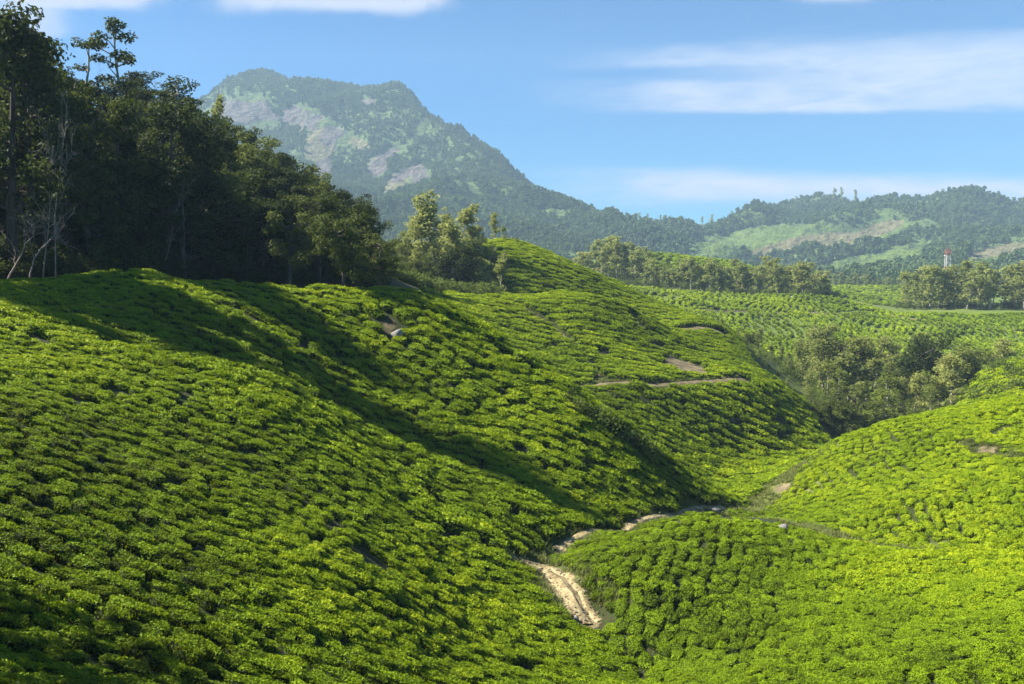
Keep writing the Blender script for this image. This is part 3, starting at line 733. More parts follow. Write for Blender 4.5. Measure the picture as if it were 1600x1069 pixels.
def crown_mesh(name, clumps, per, size, m, seed, aspect=0.5, flat=0.55, upb=0.35, hang=0.0):
    """leaves through the volume of many clumps; clumps = [(x,y,z,r)]"""
    r = np.random.default_rng(seed); C = []; Nn = []; lv = []
    for (x, y, z, rad) in clumps:
        k = max(6, int(per * (rad ** 1.6)))
        dv = unit(r.normal(size=(k, 3))); rr = r.uniform(0.25, 1.0, k) ** 0.6
        q = dv * rr[:, None] * rad; q[:, 2] *= flat; q += r.normal(0, 0.07 * rad, (k, 3))
        C.append(q + np.array([x, y, z])); Nn.append(unit(dv * 0.6 + r.normal(size=(k, 3)) * 0.6 + np.array([0, 0, upb])))
        tone = r.uniform(-0.15, 0.15); lv.append(np.clip(r.uniform(0, 1, k) * 0.75 + 0.18 + tone, 0, 1))
    C = np.vstack(C); Nn = np.vstack(Nn); lv = np.concatenate(lv)
    v, f = leaf_quads(C, Nn, size, aspect, r, hang)
    me = mesh_np(name, v, f, [m]); attr(me, 'leaf', np.repeat(lv, 4)); return me

def make_tree(kind, seed, lod=1.0):
    """trunk and crown meshes of a tree 10 m tall"""
    r = np.random.default_rng(seed); w = Wood(); cl = []
    Ht = 10.0
    if kind == 'dark':        # broad, lumpy, layered dark evergreen
        tr = wander((0, 0, -0.6), (0, 0, 1), Ht * 0.98, 9, 0.05, r, 0.05); w.add(tr, np.linspace(0.26, 0.03, 10), 7)
        for i in range(26):
            h = r.uniform(0.16, 0.97); b = tr[0] + (tr[-1] - tr[0]) * h; j = h * 9; a = int(j); b = tr[a] + (tr[min(a + 1, 9)] - tr[a]) * (j - a)
            L = (1 - h) ** 0.55 * r.uniform(1.8, 3.6) + 0.5; th = r.uniform(0, 6.28)
            p = wander(b, (math.cos(th), math.sin(th), r.uniform(0.0, 0.5)), L, 4, 0.15, r, 0.04); w.add(p, np.linspace(0.07, 0.015, 5), 4)
            for q in (p[-1], p[-2], p[-1] + r.normal(0, 0.35, 3)): cl.append((*(q + r.normal(0, 0.15, 3)), r.uniform(0.5, 0.95)))
        cl.append((*tr[-1], 0.7))
        cm = crown_mesh('crown', cl, 190 * lod, 0.23 / math.sqrt(lod), M_FOREST, seed, 0.55, 0.5, 0.5)
        return w.mesh('trunk', M_BARK), cm
    if kind == 'pine':        # tall bare stem, flat plates of foliage near the top
        tr = wander((0, 0, -0.6), (0, 0, 1), Ht, 10, 0.06, r, 0.03); w.add(tr, np.linspace(0.19, 0.04, 11), 6)
        for i in range(11):
            h = r.uniform(0.55, 1.0); j = h * 10; a = min(int(j), 9); b = tr[a] + (tr[a + 1] - tr[a]) * (j - a)
            th = r.uniform(0, 6.28); L = r.uniform(0.8, 2.0) * (1.25 - 0.5 * h)
            p = wander(b, (math.cos(th), math.sin(th), r.uniform(0.1, 0.6)), L, 4, 0.15, r, 0.06); w.add(p, np.linspace(0.06, 0.015, 5), 4)
            for q in (p[-1], p[-2]): cl.append((*(q + r.normal(0, 0.12, 3)), r.uniform(0.4, 0.72)))
        for i in range(5):     # dead stubs
            h = r.uniform(0.2, 0.55); b = tr[int(h * 10)]; th = r.uniform(0, 6.28); w.add(wander(b, (math.cos(th), math.sin(th), 0.2), r.uniform(0.4, 1.0), 3, 0.2, r), np.linspace(0.03, 0.008, 4), 4)
        cl.append((*tr[-1], 0.6))
        return w.mesh('trunk', M_PALE), crown_mesh('crown', cl, 150 * lod, 0.25 / math.sqrt(lod), M_FOREST, seed, 0.5, 0.5, 0.5)
    if kind in ('broad', 'olive'):   # rounded, leaning crowns of the forest edge
        tr = wander((0, 0, -0.5), (0, 0, 1), Ht * 0.72, 7, 0.09, r, 0.03); w.add(tr, np.linspace(0.24, 0.07, 8), 7)
        for i in range(17):
            h = r.uniform(0.25, 1.0); j = h * 7; a = min(int(j), 6); b = tr[a] + (tr[a + 1] - tr[a]) * (j - a)
            th = r.uniform(0, 6.28); L = r.uniform(1.6, 3.1); p = wander(b, (math.cos(th), math.sin(th), r.uniform(0.2, 1.1)), L, 5, 0.18, r, 0.07); w.add(p, np.linspace(0.08, 0.015, 6), 4)
            for q in (p[-1], p[-2], p[-3]): cl.append((*(q + r.normal(0, 0.28, 3)), r.uniform(0.55, 1.05)))
        return w.mesh('trunk', M_BARK), crown_mesh('crown', cl, 115 * lod, 0.29 / math.sqrt(lod), M_FOREST if kind == 'broad' else M_OLIVE, seed, 0.55, 0.7, 0.35)
    if kind == 'euc':         # slender pale stem, open tufts
        tr = wander((0, 0, -0.4), (0, 0, 1), Ht * 0.97, 9, 0.045, r, 0.04); w.add(tr, np.linspace(0.13, 0.025, 10), 6)
        lowest = r.uniform(0.12, 0.4)
        for i in range(24):
            h = r.uniform(lowest, 0.98); j = h * 9; a = min(int(j), 8); b = tr[a] + (tr[a + 1] - tr[a]) * (j - a)
            th = r.uniform(0, 6.28); L = r.uniform(0.6, 1.55) * (1.25 - 0.6 * h); p = wander(b, (math.cos(th), math.sin(th), r.uniform(0.4, 1.2)), L, 3, 0.15, r, 0.05); w.add(p, np.linspace(0.035, 0.008, 4), 4)
            cl.append((*(p[-1] + r.normal(0, 0.1, 3)), r.uniform(0.5, 0.9)))
            cl.append((*(p[-2] + r.normal(0, 0.2, 3)), r.uniform(0.4, 0.7)))
        cl.append((*tr[-1], 0.45))
        return w.mesh('trunk', M_PALE), crown_mesh('crown', cl, 95 * lod, 0.34 / math.sqrt(lod), M_EUC, seed, 0.42, 0.85, 0.1, 0.2)
    if kind == 'young':
        tr = wander((0, 0, -0.4), (0, 0, 1), Ht * 0.95, 7, 0.04, r, 0.05); w.add(tr, np.linspace(0.12, 0.02, 8), 6)
        for i in range(26):
            h = r.uniform(0.12, 1.0); j = h * 7; a = min(int(j), 6); b = tr[a] + (tr[a + 1] - tr[a]) * (j - a)
            th = r.uniform(0, 6.28); L = (0.55 + 1.1 * math.sin(math.pi * min(1, h * 0.9 + 0.1))) * r.uniform(0.6, 1.2); p = wander(b, (math.cos(th), math.sin(th), 0.7), L, 3, 0.1, r); w.add(p, np.linspace(0.03, 0.008, 4), 4)
            cl.append((*p[-1], r.uniform(0.45, 0.8)))
        return w.mesh('trunk', M_PALE), crown_mesh('crown', cl, 120 * lod, 0.28 / math.sqrt(lod), M_YOUNG, seed, 0.5, 0.95, 0.2, 0.1)
    if kind == 'dead':
        def br(p0, d, L, rad, lvl):
            p = wander(p0, d, L, 6, 0.16, r, 0.06); w.add(p, np.linspace(rad, rad * 0.35, 7), 6 if lvl == 0 else 4)
            if lvl < 3:
                for i in range([11, 6, 4][lvl]):
                    a = r.integers(2 if lvl == 0 else 1, 7); dd = unit(p[a] - p[a - 1]); q = unit(np.cross(dd, r.normal(size=3)))
                    br(p[a], unit(dd * 0.75 + q * r.uniform(0.5, 1.0)), L * r.uniform(0.25, 0.45), rad * 0.42, lvl + 1)
        br((0, 0, -0.5), (r.uniform(-0.15, 0.15), r.uniform(-0.1, 0.1), 1), Ht * 0.95, 0.11, 0)
        return w.mesh('trunk', M_DEAD), None

def shrub_mesh(seed, m, n=420, size=0.16):
    r = np.random.default_rng(seed); cl = []
    for i in range(9):
        th = r.uniform(0, 6.28); q = r.uniform(0, 0.75); cl.append((q * math.cos(th), q * math.sin(th), r.uniform(0.15, 0.95), r.uniform(0.25, 0.5)))
    return crown_mesh('leaves', cl, n / 9 / 0.25, size, m, seed, 0.55, 0.85, 0.4)

LIB = {
    'dark': [make_tree('dark', 10 + i) for i in range(6)], 'pine': [make_tree('pine', 30 + i) for i in range(4)],
    'broad': [make_tree('broad', 50 + i) for i in range(5)], 'olive': [make_tree('olive', 70 + i) for i in range(4)],
    'euc': [make_tree('euc', 90 + i, 0.8) for i in range(7)], 'young': [make_tree('young', 110 + i, 0.8) for i in range(4)],
    'dead': [make_tree('dead', 130 + i) for i in range(4)],
    'eucfar': [make_tree('euc', 150 + i, 0.35) for i in range(5)],
}
def top_z(t, c):
    z = np.empty(len((c or t).vertices) * 3, np.float32); (c or t).vertices.foreach_get('co', z); return float(np.quantile(z[2::3], 0.995))
TOPZ = {k: [top_z(*m) for m in v] for k, v in LIB.items()}
NAME = {'dark': 'evergreen_tree', 'pine': 'pine_tree', 'broad': 'broadleaf_tree', 'olive': 'olive_green_tree', 'euc': 'eucalyptus_tree', 'young': 'young_tree', 'dead': 'dead_tree', 'eucfar': 'eucalyptus_tree'}
TR = np.random.default_rng(77)
def tree(kind, px, d, top, label, group=None, wide=1.0, lean=0.0, cat='tree', hmin=2.0, var=None):
    """a tree at ground depth d in the direction of px, reaching up to the height seen at `top`"""
    x = (px - 800) / F * d * 1.0; gz_ = float(H(x, d)); zt = P(px, top, d)[2]
    vi = int(TR.integers(0, len(LIB[kind]))) if var is None else var
    h = max(hmin, zt - gz_); s = h / TOPZ[kind][vi]
    o = bpy.data.objects.new(NAME[kind], None); COL.objects.link(o)
    o.location = (x, d, gz_); o.rotation_euler = (0, lean, TR.uniform(0, 6.28)); o.scale = (s * wide, s * wide, s)
    o.empty_display_size = 0.2
    t, c = LIB[kind][vi]
    link('trunk', t, o)
    if c is not None: link('crown', c, o)
    return tag(o, label, cat, group)

# --- the forest on the bank above the road
sil_px = [-80, 0, 55, 80, 105, 130, 160, 185, 215, 240, 265, 290, 318, 350, 385, 420, 450, 500, 530, 548, 572, 596, 604]
sil_y = [20, 28, 40, 110, 120, 118, 128, 120, 115, 122, 130, 132, 165, 186, 196, 226, 242, 272, 286, 300, 338, 362, 400]
def sil(p): return float(np.interp(p, sil_px, sil_y))
def forest_label(kind, px, d, top):
    row = 'at the road edge' if d < 88 else 'halfway up the wooded bank' if d < 110 else 'high on the wooded bank'
    side = 'at the forest\'s left end' if px < 110 else 'left of the tall pine' if px < 210 else 'right of the tall pine' if px < 330 else 'in the forest\'s lower right part' if px < 480 else 'at the forest\'s right tip'
    kd = {'dark': 'dark evergreen tree', 'broad': 'dark broadleaf tree', 'olive': 'olive green sunlit tree', 'young': 'small pale green tree'}[kind]
    return '%s %s, %s' % (kd, row, side)
for d, step, fr in ((132, 32, 1.0), (116, 30, 0.92), (103, 30, 0.82), (92, 32, 0.7), (84, 40, 0.62)):
    p = -70 + TR.uniform(0, 20)
    while p < 596:
        dd = d + TR.uniform(-5, 5); q = p + TR.uniform(-9, 9)
        x = (q - 800) / F * dd; gpy_ = project(x, dd, H(x, dd))[1]
        yt = gpy_ - (gpy_ - sil(q)) * (fr if q < 470 else fr ** 0.5) * TR.uniform(0.88, 1.02)
        kind = TR.choice(['dark', 'broad', 'olive'], p=[0.66, 0.28, 0.06] if q < 330 else [0.25, 0.5, 0.25])
        if gpy_ - yt > 25:
            tree(kind, q, dd, yt, forest_label(kind, q, dd, yt), 'trees of the dark forest on the bank', TR.uniform(0.95, 1.3) * (1.1 if q > 450 else 1.0), TR.normal(0, 0.04))
        p += step * TR.uniform(0.8, 1.25) * (d / 105) ** -0.3
# the ones that stand out
tree('dark', 18, 75, 26, 'tallest broad dark evergreen at the top left corner', None, 0.95, var=0)
tree('dark', 50, 78, 75, 'broad evergreen beside the tallest one at top left', None, 0.8, var=2)
for px, d, top in ((-70, 67.0, -60), (-120, 66.6, -120), (-260, 66.8, -110), (-230, 61.8, -40), (-420, 61.2, -120), (-480, 62.0, -160), (-640, 61.5, -140), (-330, 57.5, 60)):
    tree('dark', px, d, top - 120, 'tall dark evergreen where the roadside forest runs on beyond the left edge', 'forest beyond the left edge', 0.42)
for px, d, top in ((-12, 84, 30), (36, 88, 44), (72, 85, 100), (4, 95, 24), (100, 90, 118)):
    tree('dark', px, d, top, 'tall dark evergreen packed behind the dead trees at the left, %s' % ('by the picture edge' if px < 20 else 'beside the tallest' if px < 60 else 'under the umbrella pine'), 'trees of the dark forest on the bank', 1.05)
for px, d, top in ((-560, 25, 110),):  # unseen tree, added to throw shade on the bottom left corner
    tree('broad', px, d, top, 'unseen broad tree added beyond the left side of the view for its shadow', 'unseen trees added for their shade', 0.8)
for px, d, top in ((140, 80, 140), (182, 82, 160), (262, 84, 165), (305, 86, 185)):
    tree('dark', px, d, top, 'tall dark evergreen on the bank close to the road, %s' % ('under the umbrella pine' if px < 160 else 'under the tall thin pine' if px < 200 else 'left of the bushy pine' if px < 280 else 'right below the bushy pine'), 'trees of the dark forest on the bank', 0.8)
tree('pine', 127, 110, 56, 'pine with a flat umbrella crown against the sky', None, 1.2, var=0)
tree('pine', 209, 112, 43, 'tallest thin pine standing clear above the forest skyline', None, 1.0, 0.03, var=1)
tree('pine', 290, 114, 112, 'bushy-topped pine at the skyline right of the tall thin pine', None, 1.5, var=2)
tree('pine', 60, 106, 62, 'pine showing between the evergreens at top left', None, 1.1, var=3)
tree('dead', 88, 71.5, 128, 'tall bleached bare dead tree left in the forest edge', None, 0.42, 0.05, var=0)
tree('dead', 68, 71, 178, 'second bare white dead tree leaning beside the tallest dead one', None, 0.45, 0.1, var=1)
tree('dead', 172, 88, 150, 'bare grey snag below the tall thin pine', None, 0.6, -0.05, var=2)
tree('dead', 168, 118, 88, 'thin dead spike poking above the skyline', None, 0.35, var=3)
tree('dead', 66, 120, 68, 'dead twiggy top beside the umbrella pine', None, 0.5, var=0)
tree('dead', 12, 70.5, 300, 'low tangle of bare dead branches at the left edge', None, 1.3, 0.4, var=1)
tree('dead', 46, 70.8, 290, 'short broken dead trunk at the road edge', None, 0.8, -0.1, var=2)
tree('dead', 255, 80, 275, 'small pale dead tree in the dark middle of the forest', None, 0.6, 0.1, var=3)
tree('dead', 236, 92, 205, 'bare forked white branch among the dark evergreens', None, 0.5, -0.1, var=1)
tree('dead', 297, 100, 150, 'thin pale bare trunk under the bushy pine', None, 0.4, 0.0, var=2)
tree('euc', 340, 118, 148, 'thin feathery conifer at the notch before the mountain', None, 0.55, var=3)

# --- wood on the shoulder of the middle hill
for i, (px, top, d, kd, wd_) in enumerate([(683, 302, 176, 'euc', 1.5), (660, 330, 172, 'euc', 1.5), (725, 320, 180, 'euc', 1.6), (706, 345, 170, 'euc', 1.6), (640, 362, 168, 'euc', 1.5), (743, 345, 178, 'euc', 1.4),
        (618, 385, 165, 'olive', 1.1), (772, 332, 194, 'euc', 1.1), (790, 352, 196, 'euc', 1.2), (690, 385, 160, 'olive', 1.4), (712, 380, 158, 'broad', 1.3), (735, 400, 157, 'olive', 1.3), (768, 402, 158, 'euc', 1.5), (782, 395, 160, 'euc', 1.2),
        (660, 400, 156, 'olive', 1.2), (600, 398, 160, 'broad', 1.1), (630, 405, 154, 'olive', 1.2), (752, 372, 182, 'olive', 1.2), (806, 385, 190, 'euc', 1.1), (650, 342, 178, 'euc', 1.4), (672, 318, 182, 'euc', 1.2), (700, 326, 184, 'euc', 1.3), (757, 352, 186, 'euc', 1.3), (628, 372, 174, 'olive', 1.2), (610, 392, 170, 'euc', 1.5)]):
    lab = ['tallest feathery tree of the wood on the hill shoulder', 'pale tree just left of the tallest in the hill wood', 'tall double-topped tree in the hill wood', 'grey green tree between the two tallest of the hill wood', 'slender tree at the left of the hill wood',
           'tree right of the double-topped one in the hill wood', 'bushy tree at the left end of the hill wood', 'thin pointed tree on the crest above the tea', 'tufted tree at the right end of the hill crest', 'round olive tree at the front of the hill wood',
           'dark round tree at the front of the hill wood', 'olive tree beside the dark one at the wood\'s foot', 'pale airy tree at the hill wood\'s right edge', 'airy tree standing alone on the tea by the wood', 'low olive tree at the foot of the hill wood',
           'low dark tree between forest and hill wood', 'low olive tree near the forest\'s tip', 'small tree on the slope above the round ones', 'small lone tree on the sunlit tea crest', 'feathery tree third from the left in the hill wood', 'thin tree touching the tallest of the hill wood', 'pointed tree behind the middle of the hill wood', 'low feathery tree at the back right of the hill wood', 'bushy olive tree at the back left of the hill wood', 'leftmost feathery tree of the hill wood'][i]
    tree(kd, px, d, top, lab, 'trees of the wood on the hill shoulder', wd_)

# --- eucalyptus grove in the valley
gi = 0
for d, p0, p1, step, tp, kinds in (
        (200, 1105, 1610, 22, ([1105, 1150, 1195, 1230, 1255, 1290, 1320, 1345, 1400, 1445, 1500, 1540, 1610], [545, 528, 508, 532, 512, 514, 545, 524, 552, 524, 560, 548, 556]), ('euc', 'euc', 'euc')),
        (186, 1130, 1600, 25, ([1130, 1250, 1300, 1370, 1450, 1520, 1600], [548, 538, 530, 545, 535, 560, 566]), ('euc', 'euc', 'olive')),
        (170, 1235, 1515, 26, ([1245, 1300, 1380, 1430, 1515], [580, 565, 575, 560, 588]), ('euc', 'young', 'euc')),
        (156, 1265, 1510, 23, ([1270, 1310, 1350, 1420, 1500], [625, 600, 605, 600, 612]), ('young', 'young', 'euc')),
        (146, 1285, 1440, 18, ([1285, 1330, 1400, 1440], [645, 622, 630, 648]), ('young', 'young', 'olive'))):
    p = p0
    while p < p1:
        q = p + TR.uniform(-6, 6); kd = kinds[int(TR.integers(0, 3))]; dd = d + TR.uniform(-6, 6)
        row = {200: 'in the back row', 186: 'in the second row', 170: 'in the middle', 156: 'near the front', 146: 'in the front'}[d]
        third = 'left part' if q < 1260 else 'centre' if q < 1400 else 'right part'
        tree(kd, q, dd, np.interp(q, *tp) + TR.uniform(-26, 26), '%s tree %s of the valley grove, %s' % ({'euc': 'slender grey green', 'young': 'bright yellow green', 'olive': 'bushy olive'}[kd], row, third),
             'trees of the valley grove', TR.uniform(1.2, 1.9))
        p += step * TR.uniform(0.75, 1.3); gi += 1
tree('euc', 1490, 158, 556, 'lone pale-trunked tree rising at the right of the grove', None, 1.5, var=2)
tree('euc', 1290, 178, 508, 'tallest tree of the valley grove', None, 1.5, var=4)
tree('young', 1313, 160, 572, 'tufted bright green tree above the young ones of the grove', None, 0.9, var=1)
tree('broad', 1446, 176, 520, 'darkest round-topped tree of the valley grove', None, 1.1, var=1)

# --- tree belts beyond the far tea slope
for d, p0, p1, step, tp, lab in (
        (352, 1010, 1300, 6.0, ([1010, 1060, 1110, 1160, 1200, 1250, 1300], [410, 408, 405, 412, 402, 412, 425]), 'thin eucalyptus in the belt along the far slope\'s top'),
        (385, 890, 1015, 6.5, ([890, 930, 970, 1000, 1015], [398, 378, 366, 384, 400]), 'tree of the dense clump left of the far belt'),
        (345, 1415, 1640, 8, ([1415, 1435, 1470, 1500, 1530, 1560, 1590, 1640], [432, 416, 424, 408, 414, 428, 406, 410]), 'tall dark eucalyptus in front of the mast'),
        (560, 1290, 1430, 6, ([1290, 1350, 1430], [426, 430, 436]), 'thin far tree in the valley behind the belt')):
    p = p0
    while p < p1:
        q = p + TR.uniform(-4, 4); dd = d * TR.uniform(0.97, 1.05)
        sub = ', %s' % ('left half' if q < (p0 + p1) / 2 else 'right half')
        tree('eucfar', q, dd, np.interp(q, *tp) + TR.uniform(-5, 14), lab + sub, lab.split(' in ')[0] + ' belt trees', TR.uniform(1.2, 1.8), hmin=5)
        p += step * TR.uniform(0.7, 1.35)
# --- single trees on the far ridge lines
for px, top in [(975, 340), (988, 337), (1000, 334), (1012, 336), (1030, 338), (1048, 343), (1095, 340), (1110, 337), (1140, 331), (1150, 330), (1182, 325), (1240, 308), (1300, 296), (1312, 294), (1334, 298), (1430, 312), (1445, 311), (1455, 309), (1470, 306), (1497, 298), (1504, 295), (1512, 300), (1537, 310), (1560, 316), (1585, 317)]:
    d = float(np.interp(px, [960, 1060, 1120, 1180, 1260, 1310, 1420, 1505, 1600], [1300, 1400, 1480, 1600, 1720, 1650, 1620, 1560, 1550])) * 0.995
    tree('eucfar', px, d, top - 2, 'tiny tree silhouetted on the far %s' % ('low ridge beside the mountain' if px < 1200 else 'rounded hilltop' if px < 1400 else 'right-hand hilltop'), 'trees on the far ridge line', 0.9, hmin=9)

# --- forest of the far hills and the mountain: past counting
def far_tree_mesh(seed, m):
    r = np.random.default_rng(seed); cl = []
    for i in range(7): cl.append((r.uniform(-1.6, 1.6), r.uniform(-1.6, 1.6), r.uniform(1.5, 8.5), r.uniform(1.2, 2.2)))
    return crown_mesh('far_tree', cl, 6, 1.9, m, seed, 0.75, 1.0, 0.4)
FARM = [far_tree_mesh(500 + i, M_FAR) for i in range(5)]
def far_wood(name, n, u0, u1, d0, d1, label, seed, smin=0.7, smax=1.5):
    r = np.random.default_rng(seed)
    u = r.uniform(u0, u1, n); y = d0 * (d1 / d0) ** r.uniform(0, 1, n); x = u * y; z = H(x, y)
    rock, brown, fl, px, py = far_masks(x, y, z)
    dens = np.clip(0.62 + 0.9 * fbm(x / 70, y / 70, 4, 81), 0.08, 1)
    keep = (rock + 0.9 * fbm(x / 55, y / 55, 3, 82) < 0.45) & (np.maximum(brown, fl) + 0.35 * fbm(x / 50, y / 50, 3, 83) < 0.4) & (r.uniform(0, 1, n) < dens)
    x, y, z = x[keep], y[keep], z[keep]; m = len(x)
    s = r.uniform(smin, smax, m)
    rot = np.zeros((m, 3)); rot[:, 2] = r.uniform(0, 6.28, m)
    scatter_gn(name, np.stack([x, y, z - 1.0], 1), rot, np.stack([s, s, s * r.uniform(0.8, 1.3, m)], 1), FARM, label, 'forest')
far_wood('forest', 85000, -0.36, 0.11, 860, 2200, 'hazy forest clothing the mountain', 1, 0.5, 1.15)
far_wood('forest', 52000, 0.09, 0.60, 640, 1760, 'bluish forest on the far hills', 2, 0.5, 1.2)

# ------------------------------------------------------------------ undergrowth, shrubs, rocks
SHR = [shrub_mesh(600 + i, M_SHRUB) for i in range(4)]; SHD = [shrub_mesh(620 + i, M_FOREST) for i in range(4)]
r = np.random.default_rng(9)
n = 1500; pxs = r.uniform(-100, 600, n); dd = r.uniform(0, 1, n) ** 1.3 * 52 + np.interp(pxs, crest_px, crest_y) + 7
x = (pxs - 800) / F * dd; z = H(x, dd); s = r.uniform(0.5, 1.7, n)
rot = np.zeros((n, 3)); rot[:, 2] = r.uniform(0, 6.28, n)
scatter_gn('undergrowth', np.stack([x, dd, z], 1), rot, np.stack([s, s, s * r.uniform(0.7, 1.3, n)], 1), SHD, 'dark undergrowth beneath the forest trees', 'undergrowth')
n = 420; pxs = r.uniform(590, 775, n); dd = r.uniform(146, 184, n); x = (pxs - 800) / F * dd; z = H(x, dd); s = r.uniform(0.8, 2.4, n); rot = np.zeros((n, 3)); rot[:, 2] = r.uniform(0, 6.28, n)
scatter_gn('undergrowth', np.stack([x, dd, z], 1), rot, np.stack([s, s, s], 1), SHR, 'leafy green thicket at the foot of the hill wood', 'undergrowth')
n = 500; pxs = r.uniform(1150, 1600, n); dd = r.uniform(143, 222, n); x = (pxs - 800) / F * dd; ok = x > valley_x(dd) + 1; x, dd = x[ok], dd[ok]; n = len(x); z = H(x, dd); s = r.uniform(0.6, 2.0, n); rot = np.zeros((n, 3)); rot[:, 2] = r.uniform(0, 6.28, n)
scatter_gn('undergrowth', np.stack([x, dd, z], 1), rot, np.stack([s, s, s], 1), SHR, 'scrub on the floor of the valley grove', 'undergrowth')

n = 1500; pxs = r.uniform(880, 1640, n); dd = r.uniform(336, 420, n); x = (pxs - 800) / F * dd; ok = (pxs < 1310) | ((pxs > 1400) & (dd < 380)); x, dd = x[ok], dd[ok]; n = len(x); z = H(x, dd); s = r.uniform(0.8, 2.2, n); rot = np.zeros((n, 3)); rot[:, 2] = r.uniform(0, 6.28, n)
scatter_gn('undergrowth', np.stack([x, dd, z], 1), rot, np.stack([s, s, s], 1), SHD[:2] + SHR[:2], 'low scrub under the far tree belts', 'undergrowth')

def tuft_mesh(seed):
    r = np.random.default_rng(seed); V = []; Fc = []; n = 26
    for i in range(n):
        th = r.uniform(0, 6.28); b = np.array([r.normal(0, 0.13), r.normal(0, 0.13), -0.03]); L = r.uniform(0.14, 0.36); o = np.array([math.cos(th), math.sin(th), 0]); sd_ = np.array([-o[1], o[0], 0]) * 0.013
        m_ = b + o * L * 0.25 + np.array([0, 0, L * 0.7]); t_ = b + o * L * 0.7 + np.array([0, 0, L * 0.95]); k0 = len(V)
        V += [b - sd_, b + sd_, m_ + sd_, m_ - sd_, t_]; Fc += [(k0, k0 + 1, k0 + 2), (k0, k0 + 2, k0 + 3), (k0 + 3, k0 + 2, k0 + 4)]
    me = mesh_np('grass_tuft', np.array(V), np.array(Fc), [M_GRASS]); attr(me, 'leaf', np.repeat(r.uniform(0, 1, n), 5)); return me
def stone_mesh(seed):
    r = np.random.default_rng(seed); V = unit(r.normal(size=(18, 3))) * r.uniform(0.7, 1.0, (18, 1)) * np.array([1, 0.8, 0.55])
    import bmesh
    bm = bmesh.new(); [bm.verts.new(v) for v in V]; bmesh.ops.convex_hull(bm, input=bm.verts)
    loose = [v for v in bm.verts if not v.link_faces]; bmesh.ops.delete(bm, geom=loose, context='VERTS')
    me = bpy.data.meshes.new('stone'); bm.to_mesh(me); bm.free(); me.materials.append(M_DIRT if seed % 2 else M_ROCK); return me
def edge_points(w, n, lo, hi):
    i = r.integers(1, len(w) - 1, n); t = unit(w[i + 1] - w[i - 1] if len(w) > 2 else w[i]); nn = np.stack([-t[:, 1], t[:, 0]], 1)
    return w[i] + nn * (r.choice([-1, 1], n) * r.uniform(lo, hi, n))[:, None]
gx_ = np.linspace(1140, 1640, 120); gl = np.array([P(p, 840, float(np.interp(p, [1130, 1230, 1330, 1450, 1600, 2200], [68, 66, 61, 57, 53.5, 46])))[:2] for p in gx_])
ey = np.linspace(47, 80, 160); vline = np.stack([valley_x(ey), ey], 1)
gp = np.vstack([edge_points(TRACK, 700, 1.1, 1.9), edge_points(TRACK_B, 700, 0.6, 1.3), edge_points(vline, 900, 0.0, 1.4), edge_points(VALLEY, 3600, 0, 4.0), edge_points(gl, 1500, 0, 1.7), edge_points(TERRACE, 600, 0.75, 1.2), edge_points(RIGHT_CUT, 500, 0, 1.0), edge_points(FOOT_A, 300, .1, .6)])
wq = way_dist(gp[:, 0], gp[:, 1]); gp = gp[(wq > np.where(gp[:, 1] > 95, -0.3, 0.0))]
n = len(gp); s = r.uniform(0.45, 1.15, n); rot = np.zeros((n, 3)); rot[:, 2] = r.uniform(0, 6.28, n)
scatter_gn('grass', np.stack([gp[:, 0], gp[:, 1], H(gp[:, 0], gp[:, 1])], 1), rot, np.stack([s, s, s], 1), [tuft_mesh(700 + i) for i in range(4)], 'rough grass along the tracks and the valley bottom', 'grass')
gp = np.vstack([edge_points(TRACK, 380, 0, 1.0), edge_points(TRACK_B, 160, 0, 0.5), edge_points(TERRACE, 120, 0, 0.6)])
n = len(gp); s = r.uniform(0.02, 0.075, n) * (1 + 1.5 * (r.uniform(0, 1, n) > 0.93)); rot = r.uniform(0, 6.28, (n, 3)) * np.array([0.1, 0.1, 1])
scatter_gn('stones', np.stack([gp[:, 0], gp[:, 1], H(gp[:, 0], gp[:, 1]) + 0.09], 1), rot, np.stack([s, s, s], 1), [stone_mesh(720 + i) for i in range(4)], 'loose stones lying on the dirt track', 'stones')

def shrub(px, d, size, dark, label, group=None):
    x = (px - 800) / F * d; o = bpy.data.objects.new('shrub', None); COL.objects.link(o)
    o.location = (x, d, float(H(x, d)) - 0.05); o.rotation_euler = (0, 0, TR.uniform(0, 6.28)); o.scale = (size, size, size * TR.uniform(0.8, 1.2))
    link('leaves', (SHD if dark else SHR)[int(TR.integers(0, 4))], o)
    w = Wood()
    for i in range(4): w.add(wander((0, 0, -0.15), (TR.normal(0, .5), TR.normal(0, .5), 1), 0.8, 3, 0.1, np.random.default_rng(int(px) + i)), np.linspace(0.03, 0.01, 4), 4)
    link('stem', w.mesh('stem', M_BARK), o)
    return tag(o, label, 'shrub', group)
for i, (px, py) in enumerate([(893, 618), (905, 632), (918, 640), (930, 655), (945, 664), (958, 672), (968, 686), (982, 690), (994, 698), (986, 668), (1004, 704)]):
    d = float(np.interp(px, crest_px, crest_y)) - 0.4
    shrub(px, d, TR.uniform(0.9, 1.7), i % 3 != 1, 'scrubby shrub on the earthy edge of the spur, %s' % ('upper end' if i < 4 else 'middle' if i < 8 else 'lower end'), 'shrubs along the edge of the spur')
shrub(1026, 165, 1.5, True, 'dark bush at the cut bank below the hill crest')
shrub(1040, 166, 1.1, True, 'smaller dark bush right of the one at the cut bank')
shrub(1282, 88, 0.7, False, 'low bush in the grassy valley bottom')

